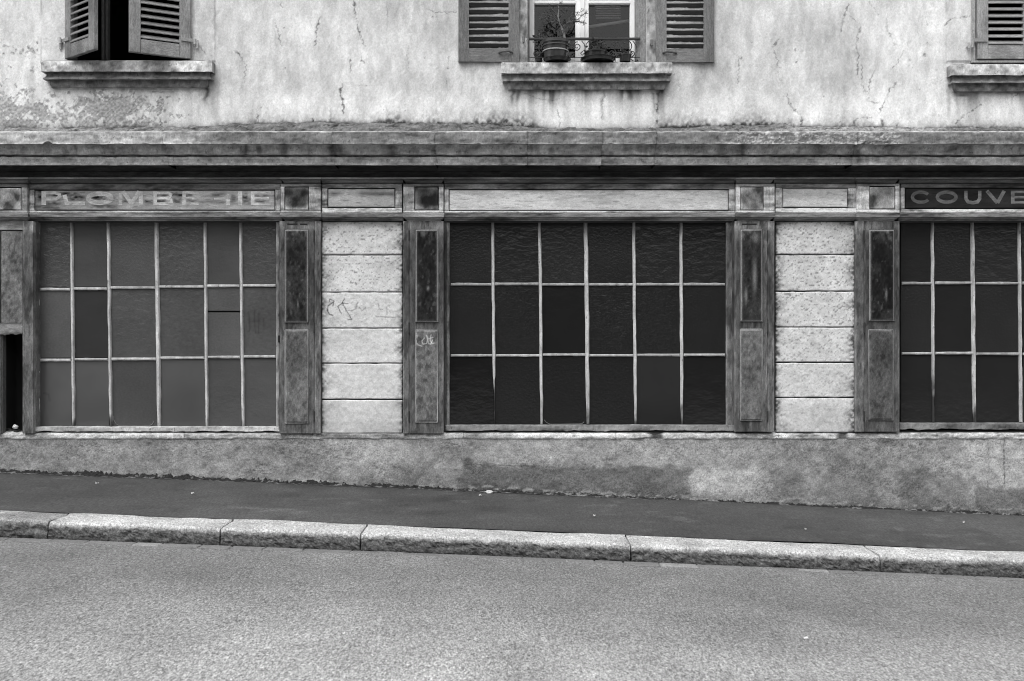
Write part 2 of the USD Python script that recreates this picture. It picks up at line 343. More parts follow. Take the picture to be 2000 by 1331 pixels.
for w, pts in [(1.4, [(860, 30), (830, 90), (820, 150), (805, 200)]), (1.3, [(940, 175), (920, 220), (905, 290), (920, 340), (915, 480)]), (0.7, [(860, 95), (940, 165)]),
               (1.3, [(945, 420), (945, 550), (970, 600)]), (1.2, [(1045, 440), (1000, 510), (990, 600), (980, 660), (1050, 670)]), (1.4, [(1175, 535), (1130, 575), (1100, 650), (1065, 710), (1060, 750)]),
               (1.0, [(405, 255), (365, 310), (400, 400), (390, 480), (435, 550)]), (1.0, [(455, 600), (475, 680), (550, 760)]), (2.2, [(550, 770), (552, 815)]), (2.8, [(900, 780), (896, 830)]),
               (2.8, [(1075, 780), (1076, 826)]), (1.8, [(1180, 800), (1180, 822)]), (0.9, [(1105, 120), (1105, 180), (1155, 290)]), (0.8, [(1225, 320), (1180, 400), (1140, 440)]),
               (0.9, [(1720, 680), (1600, 760), (1550, 810)]), (1.2, [(1470, 170), (1530, 125), (1640, 105)]), (0.7, [(985, 10), (1060, 100)]), (0.8, [(910, 770), (960, 765), (1040, 770)]),
               (1.8, [(515, 400), (520, 404)]), (1.8, [(1347, 358), (1360, 360)]), (1.2, [(1260, 385), (1264, 387)]), (0.8, [(145, 370), (140, 540)]), (1.2, [(1955, 610), (1930, 637)])]: cr(1400, 3.333, w, pts)
for w, pts in [(1.1, [(1815, 390), (1850, 450), (1880, 500), (1865, 630)]), (1.1, [(1250, 790), (1215, 880), (1235, 980)]), (0.8, [(1520, 350), (1570, 410), (1640, 430)]),
               (0.7, [(940, 880), (1080, 830), (1240, 800)]), (1.2, [(1165, 700), (1330, 705)]), (0.8, [(1640, 60), (1560, 65)]), (1.6, [(1800, 390), (1830, 420)])]: cr(0, 3.914, w, pts)
for w, pts in [(0.9, [(1160, 700), (1135, 780), (1140, 900)]), (1.0, [(800, 820), (820, 880), (815, 950)]), (2.2, [(1562, 690), (1552, 800), (1550, 920)]), (0.8, [(1710, 580), (1725, 700)]),
               (0.9, [(560, 700), (640, 735), (760, 750), (850, 745)]), (1.2, [(180, 520), (178, 540)])]: cr(880, 3.846, w, pts)
def mortar_line(px):
    """where the ragged mortar weathering meets the plaster, photograph y"""
    p = np.stack([px * 0.02, 0 * px, 0 * px], 1)
    base = np.interp(px, [-600, 0, 250, 420, 560, 700, 900, 1000, 1080, 1300, 1420, 1540, 1560, 1700, 1800, 2000, 2600], [250, 250, 249, 246, 239, 239.5, 241, 247, 251, 250, 245, 243, 247, 248, 250, 249, 249])
    return base + 2.4 * (meshkit.fbm(p * 2.5, 4, 3) - 0.5) * 2
def wall_tone(v, e):
    px, py = PX(v)
    t = 0.605 * (1 + 0.045 * NZ(v, 1.1, 0.9, 1) + 0.055 * NZ(v, 7, 3.0, 2, 4) + 0.04 * NZ(v, 30, 9, 3))
    t *= 1 - 0.10 * box01(px, 430, 1700, 60) * (1 - sstep(170, 205, py)) * (1 + 0.5 * NZ(v, 2.4, 2.4, 8))
    t *= 1 + 0.14 * box01(px, 1690, 1850, 40) + 0.12 * sstep(150, 215, py) * (1 - sstep(236, 246, py))
    # vertical rain streaks
    t *= 1 - 0.055 * np.clip(NZ(v, 16, 1.2, 6, 4) + 0.6 * NZ(v, 3, 3, 7), 0, 3)
    # peeled patches, bottom left
    m = box01(px, -300, 340, 70) * sstep(150, 215, py) * 0.9 + 0.55 * (1 - sstep(60, 120, px)) * sstep(40, 110, py) + 0.75 * np.exp(-((px - 215) / 90) ** 2 - ((py - 205) / 35) ** 2)
    k = sstep(0.15, 0.75, 0.8 * NZ(v, 11, 13, 12, 5) + 0.75 * NZ(v, 45, 30, 14, 3) + 2.9 * m - 2.65)
    t = t * (1 - k) + 0.33 * (1 + 0.14 * NZ(v, 60, 60, 13, 2)) * k
    # dark growth over the mortar line
    ml = mortar_line(px)
    up = sum(a * np.exp(-((px - c) / w) ** 2) for c, w, a in [(560, 90, .5), (650, 40, .5), (765, 38, 1.5), (850, 20, .8), (965, 70, 1.6), (1010, 40, 1.2), (1330, 60, 1.3), (1430, 60, .8), (1490, 40, .9), (1560, 30, .7), (1650, 30, .6), (1700, 40, .7), (460, 50, .6), (1900, 90, .7), (60, 140, .4), (230, 80, .5)])
    hgt = 3.0 + 11 * np.clip(up, 0, 2) * (0.75 + 0.25 * NZ(v, 14, 3, 15))
    s = np.exp(-np.maximum(ml - py, 0) / np.maximum(hgt, 1.5)) * np.clip(0.30 + 0.55 * up, 0, 0.92) * np.clip(1 + 0.25 * NZ(v, 40, 30, 16), 0.3, 1.4)
    t *= 1 - np.clip(s, 0, 0.92)
    t *= 1 - 0.75 * np.exp(-np.abs(py - ml) / 1.4) * np.clip(0.3 + 0.4 * NZ(v, 4, 1, 17) + up, 0, 1)
    # stains below the sills
    for (a, b, y0, amp) in [(985, 1300, 174, 1.0), (1858, 2120, 180, 0.8), (100, 405, 170, 0.30)]:
        colm = np.clip(0.42 + 0.42 * NZ(v, 9, 0.4, 41 + int(amp * 9), 3), 0, 1)
        ln = 5 + 40 * np.clip(0.35 + 0.45 * NZ(v, 14, 0.3, 44 + int(amp * 9), 3), 0, 1)
        s = box01(px, a, b, 7) * sstep(y0 - 3, y0, py) * np.exp(-np.maximum(py - y0, 0) / ln)
        t *= 1 - 0.85 * amp * np.clip(s * (0.25 + colm), 0, 1)
    for (x, y0, y1, w, amp) in [(1002, 176, 215, 4, .65), (1013, 176, 205, 4, .55), (1286, 172, 232, 4, .5), (1276, 180, 240, 3, .5), (403, 168, 208, 4.5, .8), (1300, 150, 185, 4, .4), (1852, 165, 240, 4, .35), (1866, 165, 225, 4, .3), (1082, 178, 212, 9, .45), (1230, 178, 200, 7, .5),
                                (421, 20, 120, 3, .22), (150, 5, 130, 30, .0), (1880, 185, 190, 12, .7), (1107, 176, 250, 4, .15), (1177, 178, 245, 3, .35)]:
        s = np.exp(-((px - x - 2 * NZ(v, 3, 12, 47)) / w) ** 2) * sstep(y0 - 4, y0 + 2, py) * (1 - sstep(y0 + (y1 - y0) * .4, y1, py))
        t *= 1 - amp * s
    # smooth painted surrounds
    for a, b in [(80, 420), (1848, 2160)]:
        s = box01(px, a, b, 1.2) * (1 - sstep(117, 119, py)); t *= 1 - 0.10 * s + 0.05 * s * NZ(v, 10, 3, 51)
        for x in (a, b): t *= 1 - 0.28 * np.exp(-((px - x) / 1.4) ** 2) * (py < 125) * np.clip(0.8 + 0.5 * NZ(v, 6, 6, 52), 0, 1.4)
    s = (box01(px, 1013, 1030, 1) + box01(px, 1262, 1283, 1)) * (py < 122)
    t = t * (1 - s) + s * 0.26 * np.clip(1 + 0.35 * NZ(v, 18, 9, 53, 4), 0.3, 2.2)
    s = box01(px, 896, 985, 4) * np.exp(-np.maximum(py - 121, 0) / 12) * (py > 119); t *= 1 - 0.18 * s
    # cracks
    jx, jy = 1.0 * NZ(v, 45, 45, 61, 3), 1.0 * NZ(v, 45, 45, 62, 3)
    br = np.clip(0.85 + 0.35 * NZ(v, 13, 13, 63), 0.3, 1.2)
    for pts, w, _ in CR:
        dd = lines(px + jx, py + jy, pts)
        t *= 1 - np.clip(0.74 * np.exp(-(dd / (w * 0.98)) ** 2) * br * min(1.0, 0.55 + 0.25 * w), 0, 0.9)
    return t
def wall_grid():
    fx0, fx1, fz0 = W(-40, 0)[0], W(2040, 0)[0], W(0, 262)[2]
    fz1 = W(0, -14)[2]
    X = np.concatenate([np.linspace(XA, fx0 - 0.1, 10), np.arange(fx0, fx1, 0.0072), np.linspace(fx1 + 0.1, XB, 10)])
    Z = np.concatenate([np.arange(fz0, fz1, 0.0072), np.linspace(fz1 + 0.03, Z_TOP, 30)])
    holes = []
    for a, b, s in OPEN:
        x0, x1, z0 = W(a, 0)[0], W(b, 0)[0], W(0, s)[2]
        z1 = z0 + 1.9
        for val in (x0, x1): X[np.argmin(np.abs(X - val))] = val
        for val in (z0, z1): Z[np.argmin(np.abs(Z - val))] = val
        holes.append((x0, x1, z0, z1))
    gx, gz = np.meshgrid(X, Z, indexing='ij')
    v = np.stack([gx, np.zeros_like(gx), gz], -1).reshape(-1, 3)
    f = grid_faces(len(X), len(Z)); c = v[f].mean(1)
    keep = np.ones(len(f), bool)
    for x0, x1, z0, z1 in holes:
        keep &= ~((c[:, 0] > x0) & (c[:, 0] < x1) & (c[:, 2] > z0) & (c[:, 2] < z1))
    return v, f[keep], holes
wv, wf, HOLES = wall_grid()
px, py = PX(wv)
inview = (px > -60) & (px < 2060) & (py > -25)
off = np.zeros(len(wv))
k = np.nonzero(inview)[0]
off[k] = 0.0016 * NZ(wv[k], 9, 6, 71, 3) + 0.0009 * NZ(wv[k], 45, 30, 72, 2)
surround = np.zeros(len(k))
for a, b in [(80, 420), (1848, 2160)]: surround += box01(px[k], a, b, 1.0) * (py[k] < 120)
off[k] += 0.012 * surround
for pts, w, _ in CR:
    off[k] -= 0.0015 * np.exp(-(lines(px[k], py[k], pts) / (w + 0.3)) ** 2)
wv[:, 1] -= off
wall_t = np.full(len(wv), 0.55); wall_t[k] = wall_tone(wv[k], None)
put('wall', bld, (wv, wf), 'plaster', lambda v, e: wall_t, smooth=True)
put('eaves', bld, block(XA, XB, Z_TOP, Z_TOP + 0.15, 0.3, -0.5, step=4), 'plain', 0.2)
put('side_wall', bld, trimesh.creation.box(bounds=[[XA, 0.30, -1.0], [XB, 6.0, 3.40]]), 'plain', 0.05)
put('roof', bld, block(XA, XB, Z_TOP + 0.15, Z_TOP + 0.3, 6.0, -0.6, step=4), 'plain', 0.12)

# ---- upper windows: reveals, dark rooms
def hollow(x0, x1, z0, z1, yf, yb):
    """open-fronted box seen from the inside"""
    v = np.array([[x, y, z] for x in (x0, x1) for y in (yf, yb) for z in (z0, z1)], float)
    f = [[0, 2, 3, 1], [4, 5, 7, 6], [0, 4, 6, 2], [1, 3, 7, 5], [2, 6, 7, 3]]
    return v, np.array(f)
for i, (x0, x1, z0, z1) in enumerate(HOLES):
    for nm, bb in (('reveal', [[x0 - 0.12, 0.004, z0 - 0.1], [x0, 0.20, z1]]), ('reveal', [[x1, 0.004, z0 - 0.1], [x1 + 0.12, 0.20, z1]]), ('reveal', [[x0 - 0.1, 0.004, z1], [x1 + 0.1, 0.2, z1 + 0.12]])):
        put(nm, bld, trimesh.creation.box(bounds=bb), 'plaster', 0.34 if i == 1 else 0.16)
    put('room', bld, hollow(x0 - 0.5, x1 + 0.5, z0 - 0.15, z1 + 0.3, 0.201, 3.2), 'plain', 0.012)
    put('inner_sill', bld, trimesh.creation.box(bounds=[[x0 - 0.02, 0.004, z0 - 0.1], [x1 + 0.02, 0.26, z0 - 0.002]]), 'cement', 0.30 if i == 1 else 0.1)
# ---- sills
def sill_tone(base, seed, bright=None):
    def fn(v, e):
        px, py = PX(v)
        t = base * (1 + 0.14 * NZ(v, 9, 9, seed, 4))
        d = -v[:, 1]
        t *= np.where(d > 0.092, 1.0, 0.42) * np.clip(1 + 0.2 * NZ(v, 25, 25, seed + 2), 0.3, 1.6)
        if bright: t *= 1 + bright[2] * (1 - box01(px, bright[0], bright[1], 25)) * (d > 0.09)
        return t
    return fn
def sill_profile(y):
    return [(0.0, y), (0.094, y + 0.5), (0.10, y + 1.5), (0.10, y + 21.6), (0.062, y + 22.6), (0.062, y + 28), (0.074, y + 33), (0.088, y + 34), (0.088, y + 36.6), (0.048, y + 37.6), (0.046, y + 42), (0.044, y + 48), (0.036, y + 51), (0.036, y + 53), (0.0, y + 54)]
for i, (a, b, y, base, br) in enumerate([(80, 414, 118, 0.30, (140, 330, 0.6)), (979, 1313, 121.5, 0.40, None), (1858, 2180, 125, 0.42, None)]):
    put('window_sill', bld, run(sill_profile(y), a, b, step=0.012, mitre=(1, 1), rough=0.0013, seed=80 + i), 'carved_stone', sill_tone(base, 90 + i, br), smooth=35)

# ---- shutters
def leaf(parent_label, hx, hd, y_bottom, width, ang, side, tone, seed, inside=False):
    """louvred leaf. hinge at photo x hx, hd proud; ang = degrees opened; side +1: closed leaf runs to +x"""
    sh = xf('shutter', bld, label=parent_label)
    h0 = W(hx, y_bottom, hd); hgt, th = 1.85, 0.038
    a = math.radians(ang)
    def place(m):
        v = np.array(m[0], float); x, y, z = v[:, 0], v[:, 1], v[:, 2]
        if side < 0: x = -x
        # closed: front faces -y.  opening swings the free edge towards -y
        ca, sa = math.cos(a), math.sin(a)
        if side > 0: X, Y = x * ca + y * sa, -x * sa + y * ca
        else: X, Y = x * ca - y * sa, x * sa + y * ca
        f = m[1] if side > 0 else np.asarray(m[1])[:, ::-1]
        return (np.stack([X + h0[0], Y + h0[1], z + h0[2]], 1), f) + tuple(m[2:])
    sw, rb = 0.098, 0.125
    def wt(v, e): return tone * (1 + 0.12 * NZ(v, 12, 3, seed, 3)) * (1 - 0.25 * np.exp(-(v[:, 2] - h0[2]) / 0.05) * np.clip(0.5 + 0.6 * NZ(v, 30, 10, seed + 1), 0, 1.5))
    def slab(*g, **kw):
        v, f, e = block(*g, **kw); return v, f, e
    for x0 in (0.0, width - sw): put('stile', sh, place(slab(x0, x0 + sw, 0, hgt, 0, -th, bev=0.004, step=0.03)), 'wood_upright', wt)
    for z0, z1 in ((0.0, rb), (hgt - 0.1, hgt)): put('rail', sh, place(slab(sw + 0.001, width - sw - 0.001, z0, z1, -0.002, -th + 0.002, bev=0.004, step=0.03)), 'wood_level', wt)
    z = rb + 0.010; n = 0
    while z < hgt - 0.14:
        # slat: outer edge low, inner edge high
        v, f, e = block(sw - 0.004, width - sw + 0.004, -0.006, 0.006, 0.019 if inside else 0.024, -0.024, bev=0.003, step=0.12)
        tn = np.full(len(v), 0.035 if inside else tone * rnd.uniform(0.9, 1.12))  # folded-back leaves: underside shade painted into the slat faces
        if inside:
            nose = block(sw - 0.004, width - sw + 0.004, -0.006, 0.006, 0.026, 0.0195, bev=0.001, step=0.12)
            tn = np.concatenate([tn, np.full(len(nose[0]), tone * rnd.uniform(1.2, 1.6))]); v, f = join([(v, f), nose[:2]])  # near edge painted paler, as if catching the sky
        c = math.radians(46); y, zz = v[:, 1].copy(), v[:, 2].copy()
        v[:, 1] = y * math.cos(c) - zz * math.sin(c) - th / 2; v[:, 2] = y * math.sin(c) + zz * math.cos(c) + z + 0.018
        v[:, 2] += 0.002 * rnd.uniform(-1, 1)
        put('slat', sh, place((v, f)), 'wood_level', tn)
        z += 0.0627
    # bottom hook plate and hinge pin
    if inside:
        put('hook', sh, place(tube([(width - .03 if side * 0 else 0.06, 0.004 , 0.085), (0.10, 0.022, 0.092), (0.15, 0.022, 0.086), (0.19, 0.004, 0.083)], 0.008)), 'metal', 0.035)
    else:
        put('hinge', sh, place((np.array(trimesh.creation.box(bounds=[[-0.05, -th - 0.012, 0.155], [0.085, -th - 0.002, 0.185]]).vertices), np.array(trimesh.creation.box().faces))), 'metal', 0.22)
        put('hinge', sh, place(tube([(-0.055, -th - 0.01, 0.10), (-0.055, -th - 0.01, 0.175)], 0.013)), 'metal', 0.3)
    return sh
leaf('left leaf of the half-open pair, swung outward', 134, 0.02, 117, 0.51, 38, 1, 0.18, 101)
leaf('right leaf of the half-open pair, swung outward', 371, 0.02, 117, 0.53, 27, -1, 0.20, 102)
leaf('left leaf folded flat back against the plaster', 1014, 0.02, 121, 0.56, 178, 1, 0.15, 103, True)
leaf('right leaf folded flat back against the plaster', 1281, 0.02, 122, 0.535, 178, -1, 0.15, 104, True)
leaf('closed leaf at the right edge', 1906, 0.005, 117, 0.52, 0, 1, 0.24, 105)
for a, b, c, e, d0, d1, t in [(1898, -600, 1905.5, 122.3, -0.05, 0.03, 0.3), (1906, 117.5, 2100, 122.3, -0.05, 0.03, 0.3)]:
    put('shutter_frame', bld, pblock(a, b, c, e, d0, d1, step=0.05), 'wood_upright', t)
for px_, y0, y1 in [(198, -600, 118), (206, -600, 118)]:   # inner window frame seen past the open leaf
    put('casement', bld, pblock(px_, y0, px_ + 5, y1, -0.22, -0.17, step=0.1), 'wood_upright', 0.09)
# shutter stays fixed to the wall
for px_, y in [(1022, 82), (1271, 88), (122, 84), (383, 86), (1887, 94)]:
    p = W(px_, y, 0.0)
    put('shutter_stay', bld, join([tube([p + [0, 0.02, 0], p + [0, -0.05, 0.01]], 0.009), tube([p + [0, -0.05, 0.035], p + [0.004, -0.052, -0.02]], 0.012)]), 'metal', 0.32 if px_ < 1000 or px_ > 1800 else 0.12)

# ---- centre window
win = xf('window', bld, label='white framed window behind the scrolled iron rail')
G = -0.13
def wbox(nm, a, b, c, e, d0, d1, mat='white_paint', t=0.80, **kw): put(nm, win, pblock(a, b, c, e, d0, d1, step=0.06, **kw), mat, t)
wbox('stile', 1033.5, -500, 1043.5, 121, -0.20, G, bev=0.006, t=0.62)
wbox('stile', 1230.5, -500, 1242, 121, -0.20, G, bev=0.006, t=0.80)
wbox('stile', 1124, -500, 1134, 121, -0.20, G - 0.003, bev=0.005)
wbox('stile', 1140.5, -500, 1150, 121, -0.20, G - 0.003, bev=0.005)
wbox('meeting_rail', 1132, -500, 1142, 120, -0.20, G + 0.016, bev=0.006)
for a, b in ((1043.5, 1124), (1150, 1230.5)):
    wbox('glazing_bar', a - 1, 0.5, b + 1, 6.5, -0.20, G + 0.004, bev=0.005)
    wbox('rail', a, 113.5, b, 122, -0.20, G - 0.004, bev=0.005, t=0.6)
    for y0, y1 in ((-180, 1), (6, 114)):
        put('pane', win, pblock(a, y0, b, y1, -0.178, -0.172, step=2.0, bev=0.0), 'window_glass', 0.05)
for a, b in ((1030, 1033.5), (1242, 1262)):
    put('outer_frame', win, pblock(a, -500, b, 121.5, -0.20, -0.02 if a > 1200 else -0.10, step=0.04), 'wood_upright', 0.22)
put('curtain_rail', win, pblock(1044, 8, 1124, 20, -0.5, -0.48, step=0.3), 'plain', 0.03)
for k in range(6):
    put('reflected_shutter_slat', win, pblock(1163 + 2 * (k % 2), 11 + 4.6 * k, 1212, 12.6 + 4.6 * k, -0.27, -0.26, step=0.3, bev=0.001), 'plain', 0.55)  # added slats standing in for mirrored shutter louvres
put('reflected_roofline', win, join([((lambda a, b: tube([a, b], 0.014, 6))(W(1151, 52, -0.3), W(1231, 40, -0.3)))]), 'white_paint', 0.6)  # added strip standing in for a mirrored roofline
# ---- wrought iron rail
rail = xf('railing', bld)
RD = 0.015
def rp(x, y): return W(x, y, RD)
put('handrail', rail, pblock(1033, 73, 1251, 77.2, RD - 0.02, RD + 0.008, step=0.1), 'metal', 0.02)
put('lower_bar', rail, tube([rp(1034, 112), rp(1250, 112)], 0.004), 'metal', 0.02)
def spiral(cx, cy, r, turns, a0, sgn):
    t = np.linspace(0, 1, 26); rr = r * (1 - 0.82 * t); a = math.radians(a0) + sgn * t * turns * 2 * math.pi
    return [rp(cx + q * math.cos(b), cy - q * math.sin(b)) for q, b in zip(rr, a)]
for cx, cy, r, s, a0 in [(1064, 91, 12, 1, 60), (1087, 104, 9, -1, 120), (1106, 90, 10, -1, 100), (1127, 91, 9.5, 1, 80), (1158, 91, 9.5, -1, 100), (1180, 90, 10, 1, 80), (1196, 104, 8, -1, 60), (1205, 86, 8, 1, 100), (1222, 91, 13, -1, 70), (1214, 107, 8, 1, 140), (1234, 104, 7, 1, 120), (1048, 104, 8, -1, 60)]:
    put('scroll', rail, tube(spiral(cx, cy, r, 1.7, a0, s), np.linspace(0.0048, 0.0034, 26), 5), 'metal', 0.02, smooth=True)
for pts in [[(1136, 80), (1141, 86), (1143, 95), (1142, 108), (1144, 118)], [(1150, 80), (1145, 86), (1142, 96), (1146, 104), (1144, 112)], [(1138, 100), (1134, 104), (1137, 108), (1141, 104)], [(1148, 100), (1152, 104), (1149, 108), (1145, 104)],
            [(1236, 80), (1243, 90), (1244, 100), (1236, 110)], [(1076, 80), (1074, 92), (1080, 112)], [(1170, 80), (1168, 96), (1172, 112)]]:
    put('scroll', rail, tube([rp(*p) for p in pts], 0.0042, 5), 'metal', 0.02)

# ---- weathered mortar slope over the cornice
def mortar():
    X = np.arange(W(-60, 0)[0], W(2060, 0)[0], 0.011); X = np.concatenate([[XA], X, [XB]])
    px0 = 1000 + F * X / D
    top = np.array([W(0, y, 0.0)[2] for y in mortar_line(px0)])
    zb = W(0, 257, 0.36)[2]
    u = np.linspace(0, 1, 15)
    gx, gu = np.meshgrid(X, u, indexing='ij')
    v = np.stack([gx, -(0.0 + 0.362 * gu), top[:, None] * (1 - gu) + zb * gu], -1).reshape(-1, 3)
    w = np.sin(np.pi * gu.reshape(-1)) ** 0.5
    v[:, 2] += w * (0.008 * NZ(v, 7, 7, 120, 4) + 0.006 * NZ(v, 40, 20, 121, 3))
    return v, grid_faces(len(X), len(u))[:, ::-1]
def mortar_tone(v, e):
    px, py = PX(v)
    t = 0.115 * (1 + 0.30 * NZ(v, 16, 16, 122, 4) + 0.2 * NZ(v, 60, 60, 123, 2))
    return t * (1 + 0.9 * box01(px, 1525, 1850, 30) + 0.5 * (1 - sstep(300, 420, px)))
put('mortar_capping', bld, mortar(), 'cement', mortar_tone, smooth=True)

# ---- moulded stone cornice, one block after another
corn = xf('cornice', bld)
CP = [(0.0, 256), (0.36, 256.3), (0.40, 258.5), (0.402, 281), (0.345, 282.4), (0.325, 284), (0.315, 289), (0.302, 294), (0.300, 300), (0.300, 301.8), (0.235, 302.8), (0.235, 305.6), (0.276, 306.6), (0.278, 309), (0.262, 313), (0.262, 317.5), (0.272, 319), (0.272, 322), (0.10, 323.5), (0.0, 324)]
CJ = [-560, -200, 318, 648, 849, 1030, 1177, 1283, 1675, 2120, 2560]
def corn_tone(seed):
    def fn(v, e):
        px, py = PX(v); d = -v[:, 1]
        top = (d > 0.385)
        cav = (d < 0.385) & (py > 281) & (py < 303)
        t = np.where(top, 0.155, np.where(cav, 0.34, 0.36)) * (1 + 0.18 * NZ(v, 6, 14, seed, 4) + 0.12 * NZ(v, 40, 30, seed + 1, 3))
        t *= 1 + np.where(top, 1.5 * (1 - sstep(330, 470, px)), 0) * 0.75
        # broken bright stone on the right
        k = 0.8 * box01(px, 1415, 1760, 15) * top * sstep(-0.3, 0.6, 0.5 * NZ(v, 16, 22, 133, 4) + 0.9 * NZ(v, 60, 60, 132, 2) + 0.2)
        t = t * (1 - k) + 0.33 * (1 + 0.3 * NZ(v, 70, 70, 134, 2)) * k
        # dark drips in the hollow
        t *= 1 - 0.4 * cav * sstep(0.9, 1.8, NZ(v, 11, 1.5, 135, 3))
        for x in CJ: t *= 1 - 0.42 * np.exp(-np.abs(px - x) / 4) * np.clip(0.6 + 0.6 * NZ(v, 25, 25, 137), 0, 1.5)
        for x, w in [(655, 14), (765, 10), (555, 8), (1410, 10), (1600, 25), (1450, 6), (1670, 8), (480, 4)]: t *= 1 - 0.6 * cav * np.exp(-((px - x) / w) ** 2)
        t = np.where(top & (py > 278.5), t * 1.35, t)
        return t
    return fn
for a, b in zip(CJ[:-1], CJ[1:]):
    v, f = run(CP, a + 0.2, b - 0.2, step=0.012, fine=0.007, rough=0.0022, seed=int(a) % 97 + 140)
    px, py = PX(v); k = (-v[:, 1] > 0.37) & (py > 276)
    v[:, 2] += np.where(k, 0.006 * np.clip(NZ(v, 12, 1, 139, 4) - 0.6, 0, 2), 0)
    k2 = (np.abs(px - 93) < 9) & (py > 274) & (-v[:, 1] > 0.3)
    v[:, 2] += np.where(k2, 0.022 * (1 - (np.abs(px - 93) / 9) ** 2), 0)
    k3 = (px > 1655) & (px < 1760) & (py > 268) & (-v[:, 1] > 0.37)
    v[:, 1] += np.where(k3, 0.012 * np.clip(NZ(v, 14, 20, 138, 4) + 0.2, 0, 1.5) * sstep(1655, 1690, px) * (1 - sstep(1725, 1760, px)), 0)
    put('cornice_stone', corn, (v, f), 'carved_stone', corn_tone(int(a) % 89 + 150), smooth=32)

# ---- wooden entablature
shade = lambda base, seed, fx=3, fz=14, k=0.22: (lambda v, e: base * np.clip(1 + k * NZ(v, fx, fz, seed, 4) + 0.12 * NZ(v, 25, 60, seed + 1, 2), 0.15, 2.5))
put('frieze_board', bld, run([(0.06, 316), (0.06, 334), (0.075, 335), (0.075, 346)], -500, 2500, step=0.05, fine=0.02), 'wood_level', shade(0.045, 160, 2, 20, 0.3))
BAYS = [  # left, right, kind, inset(l,t,r,b), inset tone, frame tone
    (-160, 53, 'block', (-95, 367, 40, 409), 0.22, 0.24),
    (57, 547, 'sign', (68, 372, 535.5, 409.5), 0.46, 0.30),
    (548, 626, 'block', (557, 366, 601, 409), 0.075, 0.36),
    (629, 785, 'small', (641, 369, 770, 404), 0.38, 0.34),
    (787.5, 866, 'block', (811, 366, 855, 409), 0.055, 0.34),
    (868, 1435, 'sign', (878, 371, 1422, 410), 0.72, 0.36),
    (1438, 1513, 'block', (1448, 366, 1490, 409), 0.20, 0.44),
    (1515, 1672, 'small', (1530, 368.5, 1655, 404), 0.52, 0.42),
    (1674, 1757, 'block', (1700, 365, 1747, 407), 0.17, 0.44),
    (1760, 2330, 'sign', (1769, 368, 2300, 406), 0.024, 0.40)]
signs = []
